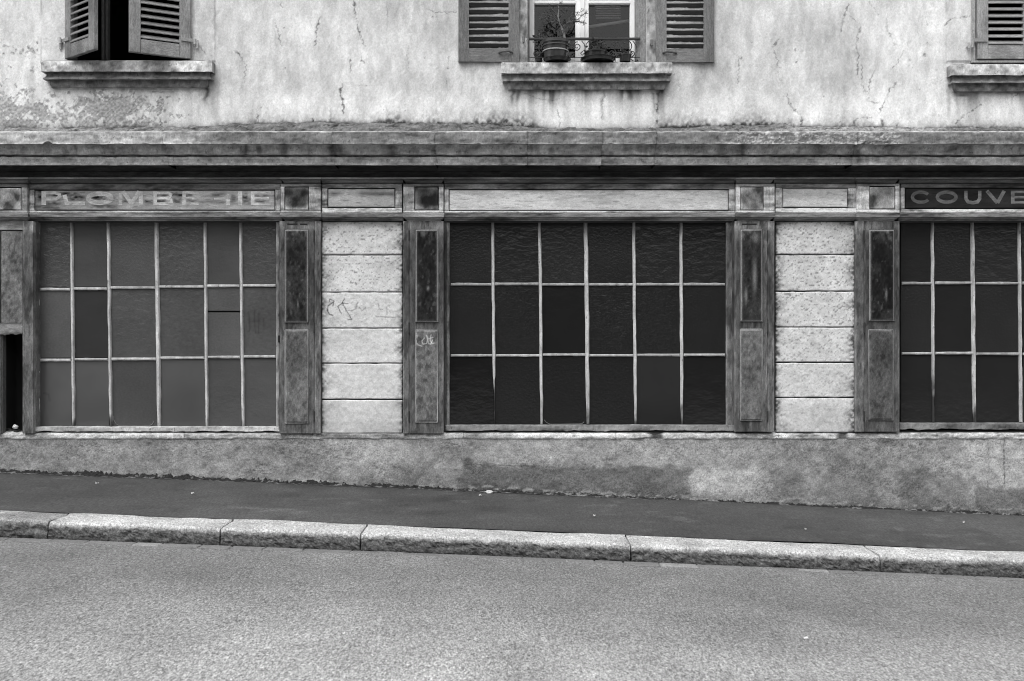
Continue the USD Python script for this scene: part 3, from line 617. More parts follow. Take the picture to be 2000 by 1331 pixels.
for i, (a, b, kind, (l, t, r, bo), tin, tfr) in enumerate(BAYS):
    ex = 0.028 if kind == 'block' else 0.0
    fd = 0.085 + ex
    tm = run([(fd - 0.02, 345.5), (fd + 0.06, 346.5), (fd + 0.062, 349), (fd + 0.045, 350.5), (fd + 0.038, 352), (fd + 0.02, 356.5), (fd + 0.008, 358), (fd - 0.02, 358.6)], a - 1.5, b + 1.5, step=0.03, fine=0.006, mitre=(0.6, 0.6) if kind == 'block' else (0, 0), dbase=0.05)
    put('moulding', bld, tm, 'wood_level', (lambda v, e, s=i: np.where(v[:, 1] < -(fd + 0.058), 0.15, 0.075) * np.clip(1 + 0.3 * NZ(v, 3, 20, 170 + s, 4), .25, 2.2)), smooth=30)
    am = run([(fd - 0.01, 415.3), (fd + 0.022, 416.5), (fd + 0.024, 418), (fd + 0.018, 423.5), (fd + 0.005, 424.5), (fd - 0.012, 427.5), (fd - 0.03, 428.5), (fd - 0.032, 431), (0.0, 432)], a - 1.5, b + 1.5, step=0.03, fine=0.006, mitre=(0.6, 0.6) if kind == 'block' else (0, 0), dbase=0.0)
    put('moulding', bld, am, 'wood_level', shade(0.17, 190 + i, 3, 20, 0.32), smooth=30)
    if kind == 'sign':
        lab = {1: 'faded shop sign reading PLOMBERIE in pale worn letters', 5: 'long blank sign board over the middle shop window', 9: 'dark shop sign with grey letters COUVE at the right edge'}[i]
        par = xf('shop_sign', label=lab, cat='sign'); signs.append(par)
    else:
        par = xf('fascia_panel', bld)
    # frame
    for nm, g, tt in [('frame_rail', (a, 358.6, b, t - 2.0), tfr * (0.42 if kind == 'sign' else 0.5)), ('frame_rail', (a, bo + 2.2, b, 415.2), tfr * (1.9 if i != 1 else 1.5)), ('frame_stile', (a, t - 1.5, l - 2.0, bo + 1.5), tfr * 1.05), ('frame_stile', (r + 2.0, t - 1.5, b, bo + 1.5), tfr * 1.05)]:
        if i == 9 and nm == 'frame_rail' and g[1] < 380: tt = 0.10
        put(nm, par, pblock(*g, 0.02, fd - 0.001 * (nm == 'frame_stile'), bev=0.003, step=0.014), 'wood_level' if nm == 'frame_rail' else 'wood_upright', shade(tt, 210 + i * 4, 4, 18, 0.3))
    put('backing', par, pblock(l - 4, t - 4, r + 4, bo + 4, 0.0, 0.03, step=0.5), 'plain', 0.02)
    def inset(v, e, tin=tin, i=i, kind=kind):
        px, py = PX(v)
        n = NZ(v, 3.5, 9, 240 + i, 4)
        if i == 1:
            k = np.clip(0.5 + 0.5 * NZ(v, 6, 14, 260, 4), 0, 1)
            tt = np.interp(px, [68, 230, 320, 535], [0.27, 0.33, 0.39, 0.44]) * (1 + 0.10 * n + 0.10 * NZ(v, 8, 40, 259, 3))
            for cx, cy, wx, wy, am in [(80, 380, 7, 14, .75), (105, 381.5, 12, 2.5, .6), (135, 379, 18, 4, .75), (150, 387, 16, 6, .7), (192, 386, 16, 6, .85), (222, 386, 5, 3, .6), (245, 388, 5, 8, .4), (290, 393, 8, 4, .6), (314, 382, 13, 2.2, .55), (313, 392, 11, 3, .6), (341, 379, 6, 4, .8), (352, 381, 6, 3, .7), (346, 392, 9, 8, .45), (369, 382, 7, 2.5, .5), (374, 393, 11, 3.5, .4), (425, 381, 12, 3.5, .4), (426, 393, 12, 7, .25), (456, 388, 6, 9, .35), (478, 383, 6, 7, .55), (482, 394, 8, 5, .45), (510, 382.5, 14, 2.5, .45), (510, 394, 14, 3, .5), (105, 395, 15, 6, .5), (95, 404, 35, 4, .4), (200, 403, 30, 4, .4)]:
                tt *= 1 - min(1.35 * am + 0.05, 0.88) * np.exp(-((px - cx) / wx) ** 4 - ((py - cy) / wy) ** 4) * np.clip(0.85 + 0.25 * NZ(v, 30, 50, 261, 2), 0, 1.15)
            tt *= 1 - 0.5 * np.exp(-(px - l) / 6)
            return tt
        if kind == 'sign' and i == 5:
            tt = tin * (1 + 0.08 * n - 0.12 * np.clip(NZ(v, 5, 45, 258, 3) - 0.2, 0, 2) - 0.26 * np.clip(NZ(v, 2.5, 10, 262, 4) - 0.3, 0, 2) * sstep(370, 382, 752 - py + 0))
            return tt * (1 - 0.35 * np.exp(-np.abs(py - t) / 4) * np.clip(0.6 + NZ(v, 2, 2, 263), 0, 1.6))
        if kind == 'sign': return tin * (1 + 0.25 * n)
        if kind == 'small':
            return tin * (1 + 0.16 * n) * (1 - 0.55 * np.exp(-((py - 379) / 5) ** 2) * np.clip(0.35 + 0.7 * NZ(v, 6, 20, 264 + i, 3), 0, 1.2) * (i == 3))
        return tin * np.clip(1 + 0.55 * NZ(v, 12, 9, 265 + i, 4), 0.25, 3) * (1 + 1.2 * np.exp(-e / 0.012)) * (1 + 1.5 * sstep(395, 409, py) * (i in (2, 4)))
    put('board', par, pblock(l, t, r, bo, 0.03, fd - 0.014 + (0.02 if kind != 'sign' else 0), bev=0.006, step={1: 0.0055, 5: 0.009}.get(i, 0.008)), 'board_paint' if kind != 'block' else 'wood_panel', inset)

# painted letters
from shapely.geometry import LineString, Polygon, box as sbox
from shapely.ops import unary_union
def stroke(pts, w, cap='flat'): return LineString(pts).buffer(w / 2, cap_style=cap, join_style='mitre')
def ellipse(cx, cy, rx, ry, w, a0=0, a1=360):
    a = np.radians(np.linspace(a0, a1, 40)); return stroke([(cx + (rx - w / 2) * math.cos(t), cy - (ry - w / 2) * math.sin(t)) for t in a], w)
def letters(par, shapes, d, tone, mat):
    for k, s in enumerate(shapes):
        for g in getattr(s, 'geoms', [s]):
            m = trimesh.creation.extrude_polygon(g, 1.0, engine='earcut').subdivide_to_size(5.0)
            v = np.array(m.vertices); w = np.array([W(a, b, d + 0.0012 * c) for a, b, c in v])
            put('letter', par, (w, np.array(m.faces)[:, ::-1]), mat, (lambda v, e, k=k: (tone[k] if np.ndim(tone) else tone) * (1 + 0.14 * NZ(v, 20, 40, 300 + k, 3))))
T, B_ = 373.5, 400.5; M_ = 387
E_ = lambda x0, x1, w=5.0, t=T, b=B_: unary_union([sbox(x0, t, x0 + 7, b), sbox(x0, t, x1, t + w), sbox(x0, (t + b) / 2 - w / 2, x1 - 4, (t + b) / 2 + w / 2), sbox(x0, b - w, x1, b)])
P_ = unary_union([sbox(81, T, 90, B_), stroke([(85, T + 3), (108, T + 3), (116, T + 6), (117, T + 10), (110, T + 15), (85, T + 15.5)], 6)])
L_ = unary_union([stroke([(126, T + 7), (130, B_ - 4)], 8), sbox(127, B_ - 7, 166, B_)])
O_ = ellipse(195, M_, 27, 13.5, 9)
MM = unary_union([sbox(232, T + 3, 239, B_), stroke([(240, T), (257, B_ - 3)], 8), stroke([(272, T), (257, B_ - 3)], 8), sbox(271, T, 279, B_)])
BB = unary_union([sbox(299.5, T, 306.5, B_), stroke([(303, T + 2.7), (328, T + 2.7), (334, T + 6), (332, T + 11), (324, T + 13.2), (303, T + 13.2)], 5), stroke([(324, T + 13.2), (334, T + 16), (335, T + 21), (328, B_ - 2.7), (303, B_ - 2.7)], 5)])
R_ = unary_union([stroke([(418, T + 14.5), (436, T + 14), (443, T + 10), (446, T + 5)], 4), sbox(442, T + 16, 449, B_)])
I_ = sbox(465, T, 473, B_)
letters(signs[0], [P_, L_, O_, MM, BB, E_(356, 388), R_, I_, E_(490, 529)], 0.0725, [0.50, 0.52, 0.46, 0.52, 0.60, 0.52, 0.52, 0.62, 0.60], 'board_paint')
T, B_ = 372.5, 397.5; M_ = 385
C2 = ellipse(1798.5, M_, 19.5, 13, 6.2, 32, 330)
O2 = ellipse(1849, M_, 21.5, 13, 6.6)
U2 = unary_union([stroke([(1886.5, T), (1886.5, 388), (1891, 394.5), (1900, 396), (1909, 394.5), (1913.5, 388), (1913.5, T)], 6.6)])
V2 = unary_union([stroke([(1927.5, T), (1948, B_ - 1)], 7), stroke([(1961.5, T), (1948, B_ - 1)], 7)])
letters(signs[2], [C2, O2, U2, V2, E_(1974.5, 2010, 4.6, T, B_)], 0.0725, [0.115, 0.14, 0.175, 0.185, 0.20], 'board_paint')

# ---- pilasters (shutter boxes)
def pil_frame_tone(base, seed):
    def fn(v, e):
        px, py = PX(v)
        t = 0.62 * base * np.clip(1 + 0.16 * NZ(v, 14, 2.6, seed, 4) + 0.16 * NZ(v, 60, 12, seed + 1, 3), 0.3, 2.2)
        t *= 1 - 0.5 * sstep(0.8, 1.2, NZ(v, 34, 5.5, seed + 2, 4) + 0.5 * box01(py, 470, 640, 25))
        t *= 1 + 1.2 * np.exp(-((py - 438) / 12) ** 2) - 0.35 * box01(py, 470, 640, 25)
        return t * (1 + 0.9 * np.exp(-e / 0.004))
    return fn
LOTT = [[(812.5, 651), (815, 656), (812, 668), (817, 674), (824, 676)], [(829, 660), (824, 666), (826, 672), (833, 671), (836, 662), (833, 655), (835, 663), (837, 671), (841, 672), (845, 664)], [(842, 654), (840, 664), (844, 671), (848, 670)], [(838, 661), (846, 659)]]
def panel_tone(base, seed, up):
    def fn(v, e):
        px, py = PX(v)
        n = NZ(v, 10, 3.2, seed, 5)
        if up:
            t = base * np.clip(1 + 0.3 * n + 0.25 * NZ(v, 60, 30, seed + 1, 3), 0.3, 3)
            t += 0.035 * sstep(0.7, 1.9, NZ(v, 52, 24, seed + 5, 3) + 0.9 * np.exp(-e / 0.022) + 1.2 * np.exp(-(py - 449) / 22) - 0.9 + 0.4 * n)
            t += 0.06 * np.exp(-(py - 449) / 14) * np.clip(0.4 + 0.7 * NZ(v, 30, 14, seed + 2, 3), 0, 2)
            t += 0.26 * np.exp(-e / 0.005) + 0.012 * sstep(1.0, 1.9, NZ(v, 14, 7, seed + 3, 3))  # pale rim: edge wear plus a painted bevel highlight
        else:
            t = base * np.clip(1 + 0.14 * n + 0.16 * NZ(v, 45, 24, seed + 1, 4), 0.4, 2)
            t *= 1 - 0.35 * sstep(0.9, 1.3, NZ(v, 40, 16, seed + 6, 4))
            t *= 1 - 0.32 * np.exp(-((py - 690) / 45) ** 2) * np.clip(0.6 + 0.6 * NZ(v, 9, 3, seed + 4), 0, 1.5)
            t *= 1 + 1.0 * np.exp(-e / 0.005)  # rim lightened by edge wear and a painted bevel highlight
        if seed == 322 and not up:
            for l in LOTT: t += 0.30 * np.exp(-(lines(px, py, l) / 0.85) ** 2)
            t += 0.14 * np.exp(-((px - 832) / 1.3) ** 2 - ((py - 680) / 5) ** 4)
        for cx, cy, w, h_, sd in [(836, 563, 2.5, 4, 322), (582, 594, 1.2, 6, 321), (1476, 464, 6, 9, 323), (1474, 540, 4, 30, 323), (1457, 578, 2.5, 14, 323), (1731, 575, 2, 10, 324)]:
            if sd == seed and up: t += 0.13 * np.exp(-((px - cx) / w) ** 2 - ((py - cy) / h_) ** 2)
        return t
    return fn
PIL = [(1, 545.5, 613, 625.5, 'R', (556.5, 448.5, 601, 629), (557.5, 645, 601, 826), 0.019, 0.135),
       (2, 799.5, 866, 787, 'L', (812, 448.5, 855, 628), (812, 645, 854, 824), 0.010, 0.125),
       (3, 1436, 1498.5, 1512.5, 'R', (1447.5, 448, 1489, 627), (1446.5, 643.5, 1488, 821), 0.019, 0.125),
       (4, 1688.5, 1757, 1672, 'L', (1699, 449, 1747, 626), (1697, 644.5, 1744, 820), 0.008, 0.090)]
PD = 0.075
for k, a, b, c, side, up, lo, tu, tl in PIL:
    par = xf('pilaster', bld)
    yb = 847 if k < 3 else 843.5
    put('door_leaf', par, pblock(a, 431.5, b, yb, 0.0, PD, bev=0.005, step=0.012), 'wood_upright', pil_frame_tone(0.17 if k != 4 else 0.14, 310 + k))
    s0, s1 = (b + 1.2, c) if side == 'R' else (c, a - 1.2)
    put('post', par, pblock(s0, 431.5, s1, yb, 0.0, PD + 0.004, bev=0.004, step=0.012), 'wood_upright', pil_frame_tone(0.19 if k != 2 else 0.16, 330 + k))
    put('panel', par, pblock(*up, PD - 0.01, PD + 0.024, bev=0.013, step=0.008), 'wood_panel', panel_tone(tu, 320 + k, True))
    put('panel', par, pblock(*lo, PD - 0.01, PD + 0.020, bev=0.013, step=0.0042 if k == 2 else 0.009), 'wood_panel', panel_tone(tl, 320 + k, False))
    for (l_, t_, r_, b_), tn in ((up, 0.11), (lo, 0.22 if k != 4 else 0.16)):
        q4 = [W(l_ - 0.5, t_ - 0.5, PD + 0.006), W(r_ + 0.5, t_ - 0.5, PD + 0.006), W(r_ + 0.5, b_ + 0.5, PD + 0.006), W(l_ - 0.5, b_ + 0.5, PD + 0.006)]
        put('bead', par, join([tube([q4[j], q4[(j + 1) % 4]], 0.0045, 6) for j in range(4)]), 'wood_upright', (lambda v, e, tn=tn, k=k: tn * np.clip(1 + 0.4 * NZ(v, 12, 6, 350 + k, 4), 0.3, 2)))
    hx = b + 0.6 if side == 'R' else a - 0.6
    for y in (460, 640, 813):
        put('hinge', par, tube([W(hx, y - 10, PD + 0.004), W(hx, y + 10, PD + 0.004)], 0.008), 'metal', 0.02)
    if k in (1, 3):
        for q in ((561, 581), (586, 600)) if k == 1 else ((1449, 1478),):
            put('slot', par, pblock(q[0], 436.5, q[1], 439.5, PD - 0.01, PD + 0.0015, bev=0.0005, step=0.05), 'plain', 0.03)
    if k == 1: put('keyhole', par, pblock(543, 655, 546.5, 669, 0.0, PD + 0.006, bev=0.001, step=0.05), 'plain', 0.006)
# pilaster at the left edge with its lower panel gone
par = xf('pilaster', bld, label='pilaster at the left edge whose lower panel is missing')
put('post', par, pblock(44, 431.5, 64, 847, 0.0, PD + 0.002, bev=0.004, step=0.012), 'wood_upright', pil_frame_tone(0.20, 341))
put('stile', par, pblock(-40, 431.5, -1, 847, 0.0, PD, bev=0.004, step=0.02), 'wood_upright', pil_frame_tone(0.20, 342))
put('stile', par, pblock(-1, 652, 5, 847, -0.02, PD - 0.03, bev=0.004, step=0.02), 'wood_upright', 0.10)
put('rail', par, pblock(-1, 431.5, 44, 449, 0.0, PD, bev=0.004, step=0.012), 'wood_level', shade(0.24, 343))
put('panel', par, pblock(2, 451, 43, 631, 0.0, PD - 0.012, bev=0.006, step=0.01), 'wood_panel', panel_tone(0.13, 344, False))
v, f, e = pblock(-1, 632, 44, 652, 0.0, PD + 0.004, bev=0.004, step=0.008)
px, py = PX(v); v[:, 2] -= np.where(py > 645, 0.012 * NZ(v, 20, 1, 345, 3) - 0.002, 0)
put('rail', par, (v, f, e), 'wood_level', shade(0.16, 346))
put('hollow', par, hollow(W(2, 0, 0)[0], W(46, 0, 0)[0], W(0, 846, 0)[2], W(0, 640, 0)[2], -0.02, 0.27), 'plain', 0.02)
# ---- rusticated stone piers
SCR = [[(643, 589), (644, 584), (652, 587), (651, 595), (650, 597)], [(651, 590), (641, 597), (639, 606), (643, 614), (650, 616)], [(673, 583), (669, 590), (671, 596), (678, 609), (687, 624), (679, 624)], [(669, 591), (660, 599), (664, 607), (667, 612)], [(671, 592), (679, 593)], [(680, 606), (688, 606), (695, 603), (699, 590), (694, 601)], [(702, 601), (707, 607), (715, 600)], [(738, 592), (741, 603), (748, 605)], [(755, 600), (756, 614)], [(735, 618), (772, 620)]]
for pi, (a, b, ys) in enumerate([(628.5, 785.5, [(433, 496.5), (499, 569.5), (571.5, 640), (642, 708.5), (710.5, 779), (781.5, 846)]), (1515.5, 1669, [(433, 496), (498.5, 567.5), (570, 638), (640, 706.5), (709, 775.5), (778, 844)])]):
    par = xf('stone_pier', bld)
    put('backing', par, pblock(a - 1, 430, b + 1, 846, -0.12, 0.012, step=0.5), 'plain', 0.06)
    for ci, (y0, y1) in enumerate(ys):
        def pt(v, e, pi=pi, ci=ci):
            px, py = PX(v)
            t = 0.575 * (1 + 0.05 * NZ(v, 4, 4, 360 + ci + 7 * pi) + 0.05 * NZ(v, 30, 30, 361))
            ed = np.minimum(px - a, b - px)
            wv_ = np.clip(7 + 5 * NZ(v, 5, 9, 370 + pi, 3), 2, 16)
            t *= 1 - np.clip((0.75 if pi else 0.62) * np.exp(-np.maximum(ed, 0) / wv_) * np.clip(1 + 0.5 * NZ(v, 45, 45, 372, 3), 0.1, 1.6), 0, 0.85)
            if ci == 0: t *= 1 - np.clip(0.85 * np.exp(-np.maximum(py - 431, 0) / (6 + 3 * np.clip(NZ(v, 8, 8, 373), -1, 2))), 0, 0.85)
            if ci == 5: t *= 1 - 0.18 * sstep(780, 845, py) + 0.0
            t *= 1 - 0.55 * sstep(1.45, 1.9, NZ(v, 62, 62, 374 + pi, 2)) * (1.0 if pi or ci < 2 else 0.45) * np.clip(1 - (ci - 2) * 0.2, 0.2, 1)
            if pi == 0 and ci == 2:
                j1, j2 = 0.35 * NZ(v, 60, 60, 375), 0.35 * NZ(v, 60, 60, 376)
                for q, l in enumerate(SCR): t *= 1 - (0.85 if q < 5 else 0.5) * np.exp(-(lines(px + j1, py + j2, l) / 1.05) ** 2)
            t *= 1 + 0.25 * np.exp(-np.abs(py - y0) / 1.5) - 0.1 * (py > y1 - 2)
            return t
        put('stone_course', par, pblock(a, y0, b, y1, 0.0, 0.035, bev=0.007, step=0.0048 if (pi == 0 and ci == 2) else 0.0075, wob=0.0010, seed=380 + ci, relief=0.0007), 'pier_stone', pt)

# ---- shop windows
GD = -0.055
def pane_tone(base, seed, marks=()):
    def fn(v, e):
        px, py = PX(v); t = base * (1 + 0.05 * NZ(v, 3, 3, seed))
        for l in marks: t *= 1 - 0.35 * np.exp(-(lines(px, py, l) / 1.6) ** 2)
        return t
    return fn
def bar_tone(seed, base, fade):
    def fn(v, e):
        px, py = PX(v)
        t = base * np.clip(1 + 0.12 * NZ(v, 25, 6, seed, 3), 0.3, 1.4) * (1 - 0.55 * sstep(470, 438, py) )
        return t * (1 - 0.9 * sstep(fade - 25, fade + 20, py + 8 * NZ(v, 20, 9, seed + 1)))
    return fn
def shop_window(label, left, right, xt, xb, rows, top, bottom, base, mats, tones, extra):
    par = xf('shop_window', bld, label=label)
    xt = [left] + xt + [right]; xb = [left + (2 if extra == 1 else 0)] + xb + [right]
    def xat(k, y): return xt[k] + (xb[k] - xt[k]) * (y - top) / (bottom - top)
    ys = [top] + rows + [bottom]
    n = 0
    for r in range(3):
        for c in range(len(xt) - 1):
            y0, y1 = ys[r], ys[r + 1]
            if r > 0: y0 = (y0 + 0.0)
            ym = (y0 + y1) / 2
            cells = [(y0, y1)]
            if extra == 1 and r == 1 and c == 4: cells = [(y0, 607.5), (609.5, y1)]
            for (u0, u1) in cells:
                g = (xat(c, ym) + 0.6, u0 + 0.5, xat(c + 1, ym) - 0.6, u1 - 0.5)
                t = tones[r][c] * base * rnd.uniform(0.95, 1.05)
                marks = [[(485, 610), (487, 625), (488, 640), (486, 648)], [(497, 606), (498, 640), (500, 650)], [(506, 612), (505, 650)], [(515, 622), (516, 642)], [(494, 626), (508, 626)]] if (extra == 1 and r == 1 and c == 5) else [[(86, 768), (95, 770), (97, 782)]] if (extra == 1 and r == 2 and c == 0) else ()
                put('pane', par, pblock(*g, GD - 0.008, GD, bev=0.001, step=0.012 if marks else 0.06), mats[r][c], pane_tone(t, 400 + n, marks)); n += 1
    # upright bars
    for k in range(1, len(xt) - 1):
        w0 = {0: 6}.get(k, 7.0) * (1.25 if k == len(xt) // 2 else 0.95) * (1.0 if extra != 3 else 0.9)
        z0, z1 = W(0, bottom - 1, GD)[2], W(0, top, GD)[2]
        nz = 90; zz = np.linspace(z0, z1, nz)
        yy = 665 - (zz - H) * F / (D + 0.02)
        wob = NZ(np.stack([0 * zz + k, 0 * zz + extra, zz], 1), 1, 5, 430 + k, 4)
        wid = np.clip(0.90 * w0 * (1 + 0.02 * wob), 3, 12)
        fade = {2: {1: 760, 2: 830, 3: 815, 4: 808, 5: 800}, 1: {1: 822, 2: 825, 3: 835, 4: 835, 5: 835}, 3: {1: 745, 2: 800}}[extra].get(k, 900)
        if extra == 2 and k == 1: wid *= np.interp(yy, [690, 735, 745, 800, 806, 822], [1, .9, .35, .2, .7, .2])
        wid *= np.interp(yy, [fade - 60, fade, fade + 30], [1, 0.8, 0.5])
        cx = np.array([xat(k, y) for y in yy]) + 0.25 * wob
        s = (D + 0.02) / F
        cols = []
        for off, d in ((-0.5, GD - 0.004), (-0.5, GD + 0.012), (-0.28, GD + 0.026), (0.28, GD + 0.026), (0.5, GD + 0.012), (0.5, GD - 0.004)):
            cols.append(np.stack([(cx - 1000 + off * wid) * s, np.full(nz, -d), zz], 1))
        v = np.stack(cols, 0).reshape(-1, 3)
        put('glazing_bar', par, (v, grid_faces(6, nz)), 'bar_paint', bar_tone(440 + k + 10 * extra, 0.47 if extra != 3 else 0.42, fade), smooth=40)
    for r, y in enumerate(rows):
        for c in range(len(xt) - 1):
            ya = y + (xat(c, y) - 300) * (-0.018 if extra == 1 else 0)
            x0, x1 = xat(c, y) + 3.4, xat(c + 1, y) - 3.4
            dy = rnd.uniform(-0.8, 0.8)
            v, f, e = pblock(x0, ya - 2.5 + dy, x1, ya + 2.5 + dy, GD - 0.004, GD + 0.018, bev=0.007, step=0.012, wob=0.0009, seed=460 + r * 10 + c)
            if extra == 1: pass
            put('glazing_bar', par, (v, f, e), 'bar_paint', bar_tone(470 + c + r * 7, (0.45 if extra == 1 else 0.37) * rnd.uniform(0.8, 1.1), 2000))
    return par
MG = ['rough_glass', 'ribbed_glass', 'plain_glass', 'fine_rough_glass', 'wavy_glass']
def pick(s): return [[MG['rlpfw'.index(ch)] for ch in row] for row in s]
w1 = shop_window('left shop window with greyish panes', 73, 541, [137.5, 209, 303.5, 399, 468.5], [141.5, 214.5, 309, 402.5, 473.5], [560.5, 699], 434, 834, 0.062,
    pick(['wpfrpr', 'fpwrfr', 'llflpp']), [[1, 1, 1.08, .95, 1.08, 1], [1.25, .5, .95, .95, 1.25, 1.1], [1.2, .95, .85, .9, 1.0, 1.05]], 1)
w2 = shop_window('middle shop window with almost black panes', 877, 1420, [962, 1054, 1144.5, 1238.5, 1331], [966, 1058.5, 1149, 1242, 1333], [555, 693.5], 434, 829, 0.010,
    pick(['fwrfww', 'frpwrf', 'pffflp']), [[1.2, 1.2, 1.5, 1.2, 1.2, 1.1], [.9, .9, .8, .8, .9, 1], [.6, .7, .6, .7, .6, .9]], 2)
w3 = shop_window('right shop window cut by the frame of the picture', 1759, 2086, [1823.5, 1901.5, 1993.5], [1825, 1906, 1996.5], [553, 690.5], 434, 825, 0.013,
    pick(['pfwr', 'fpfp', 'pppp']), [[1, 1, 1.2, 1], [1.1, 1, 1, 1], [1, 1.1, 1, 1]], 3)
for w, pts in ((w1, [(221, 812), (222, 820), (227, 828), (234, 832), (262, 832.5), (290, 832), (297, 829), (301, 822)]), (w2, [(1063, 820), (1067, 825), (1074, 828.5), (1100, 828.5), (1136, 828), (1141, 824)])):
    put('sealant', w, tube([W(x, y, GD + 0.002) for x, y in pts], 0.003, 5), 'bar_paint', 0.16, smooth=True)
def trim(par, nm, g, d0, d1, mat, t, **kw):
    kw.setdefault('bev', 0.004); kw.setdefault('step', 0.014); put(nm, par, pblock(*g, d0, d1, **kw), mat, t)
ws = lambda base, seed: (lambda v, e: base * np.clip(1 + 0.22 * NZ(v, 4, 12, seed, 4) + 0.15 * NZ(v, 40, 70, seed + 2, 3), 0.2, 2))
trim(w1, 'frame_stile', (66, 432, 71.2, 845), -0.07, 0.02, 'wood_upright', pil_frame_tone(0.12, 481))
trim(w1, 'frame_stile', (71.4, 434, 75.5, 836), -0.07, -0.028, 'bar_paint', bar_tone(482, 0.50, 2000), wob=0.002, seed=483)
trim(w1, 'frame_stile', (539, 434, 544.5, 845), -0.07, 0.0, 'bar_paint', pil_frame_tone(0.34, 484))
trim(w1, 'sill_rail', (67, 833.5, 545, 842.5), -0.07, 0.03, 'bar_paint', ws(0.40, 485), wob=0.003, seed=486)
trim(w2, 'frame_stile', (866.5, 432, 871.5, 843), -0.07, 0.005, 'wood_upright', pil_frame_tone(0.07, 487))
trim(w2, 'frame_stile', (872, 434, 877.5, 833), -0.07, -0.028, 'wood_upright', pil_frame_tone(0.26, 488))
trim(w2, 'frame_stile', (1419, 434, 1431, 836), -0.07, -0.02, 'wood_upright', pil_frame_tone(0.21, 489))
trim(w2, 'frame_stile', (1431.4, 432, 1435.6, 843), -0.07, 0.02, 'wood_upright', pil_frame_tone(0.09, 490))
trim(w2, 'sill_rail', (870, 830.5, 1434, 841.5), -0.07, 0.03, 'bar_paint', ws(0.21, 491), wob=0.003, seed=492)
trim(w3, 'sill_rail', (1758, 826.5, 2095, 838.5), -0.07, 0.03, 'bar_paint', ws(0.20, 493), wob=0.003, seed=494)
for w, a, b in ((w1, 66, 546), (w2, 866, 1436), (w3, 1757, 2095)):
    put('head', w, pblock(a, 425, b, 434.5, -0.08, -0.02, step=0.05), 'wood_level', 0.05)
    put('backing', w, pblock(a, 425, b, 846, -0.14, -0.09, step=2), 'plain', 0.02)

# ---- ledge and plinth
ledge = xf('ledge', bld)
LJ = [-560, -120, 360, 610, 905, 1203, 1520, 1840, 2140, 2560]
def ledge_tone(v, e):
    px, py = PX(v)
    t = 0.46 * np.clip(1 + 0.2 * NZ(v, 6, 20, 500, 4) + 0.12 * NZ(v, 50, 50, 501, 2), 0.3, 1.7)
    for a, b, am in [(360, 560, -.25), (630, 790, -.4), (870, 1010, -.35), (1270, 1295, -.85), (1636, 1656, -.8), (1000, 1140, .25), (1500, 1580, .2), (1160, 1230, .3)]: t *= 1 + am * box01(px, a, b, 5)
    return t * (1 - 0.45 * sstep(1.0, 1.8, NZ(v, 9, 26, 503, 4)))
for a, b in zip(LJ[:-1], LJ[1:]):
    p = [(-0.02, 842.5), (0.036, 847.2), (0.042, 849.3), (0.042, 854.8), (0.037, 856.8), (0.03, 857.8)]
    v, f = run(p, a + 0.3, b - 0.3, step=0.014, fine=0.006, rough=0.0018, seed=int(a) % 61 + 505)
    px, py = PX(v)
    for c, w, h_ in [(1276, 16, 0.02), (1646, 9, 0.014), (1700, 10, 0.006), (895, 10, 0.008)]:
        v[:, 1] += np.where(-v[:, 1] > 0.03, h_ * np.exp(-((px - c) / w) ** 4), 0)
    put('ledge_stone', ledge, (v, f), 'cement', ledge_tone, smooth=35)
for a, b in ((66, 546), (866, 1436), (1757, 2095)):   # shadow gap packing under the wooden sill rails
    put('packing', bld, pblock(a, 841, b, 847, -0.08, 0.0, step=0.05), 'plain', 0.03)
def plinth():
    X = np.concatenate([np.linspace(XA, -4.95, 8), np.arange(-4.9, 4.9, 0.0078), np.linspace(4.95, XB, 8)])
    zt = W(0, 856.5, 0.03)[2]; n = 78
    gx, gu = np.meshgrid(X, np.linspace(0, 1, n), indexing='ij')
    z = (zw(gx) - 0.06) * (1 - gu) + zt * gu
    v = np.stack([gx, np.full_like(gx, -0.03), z], -1).reshape(-1, 3)
    foot = np.clip((v[:, 2] - zw(v[:, 0])) / 0.06, 0, 1)
    v[:, 1] += -0.0012 * NZ(v, 14, 14, 520, 4) + (1 - foot) * 0.006 * np.clip(NZ(v, 14, 14, 521, 4) + 0.3, 0, 2)
    return v, grid_faces(len(X), n)
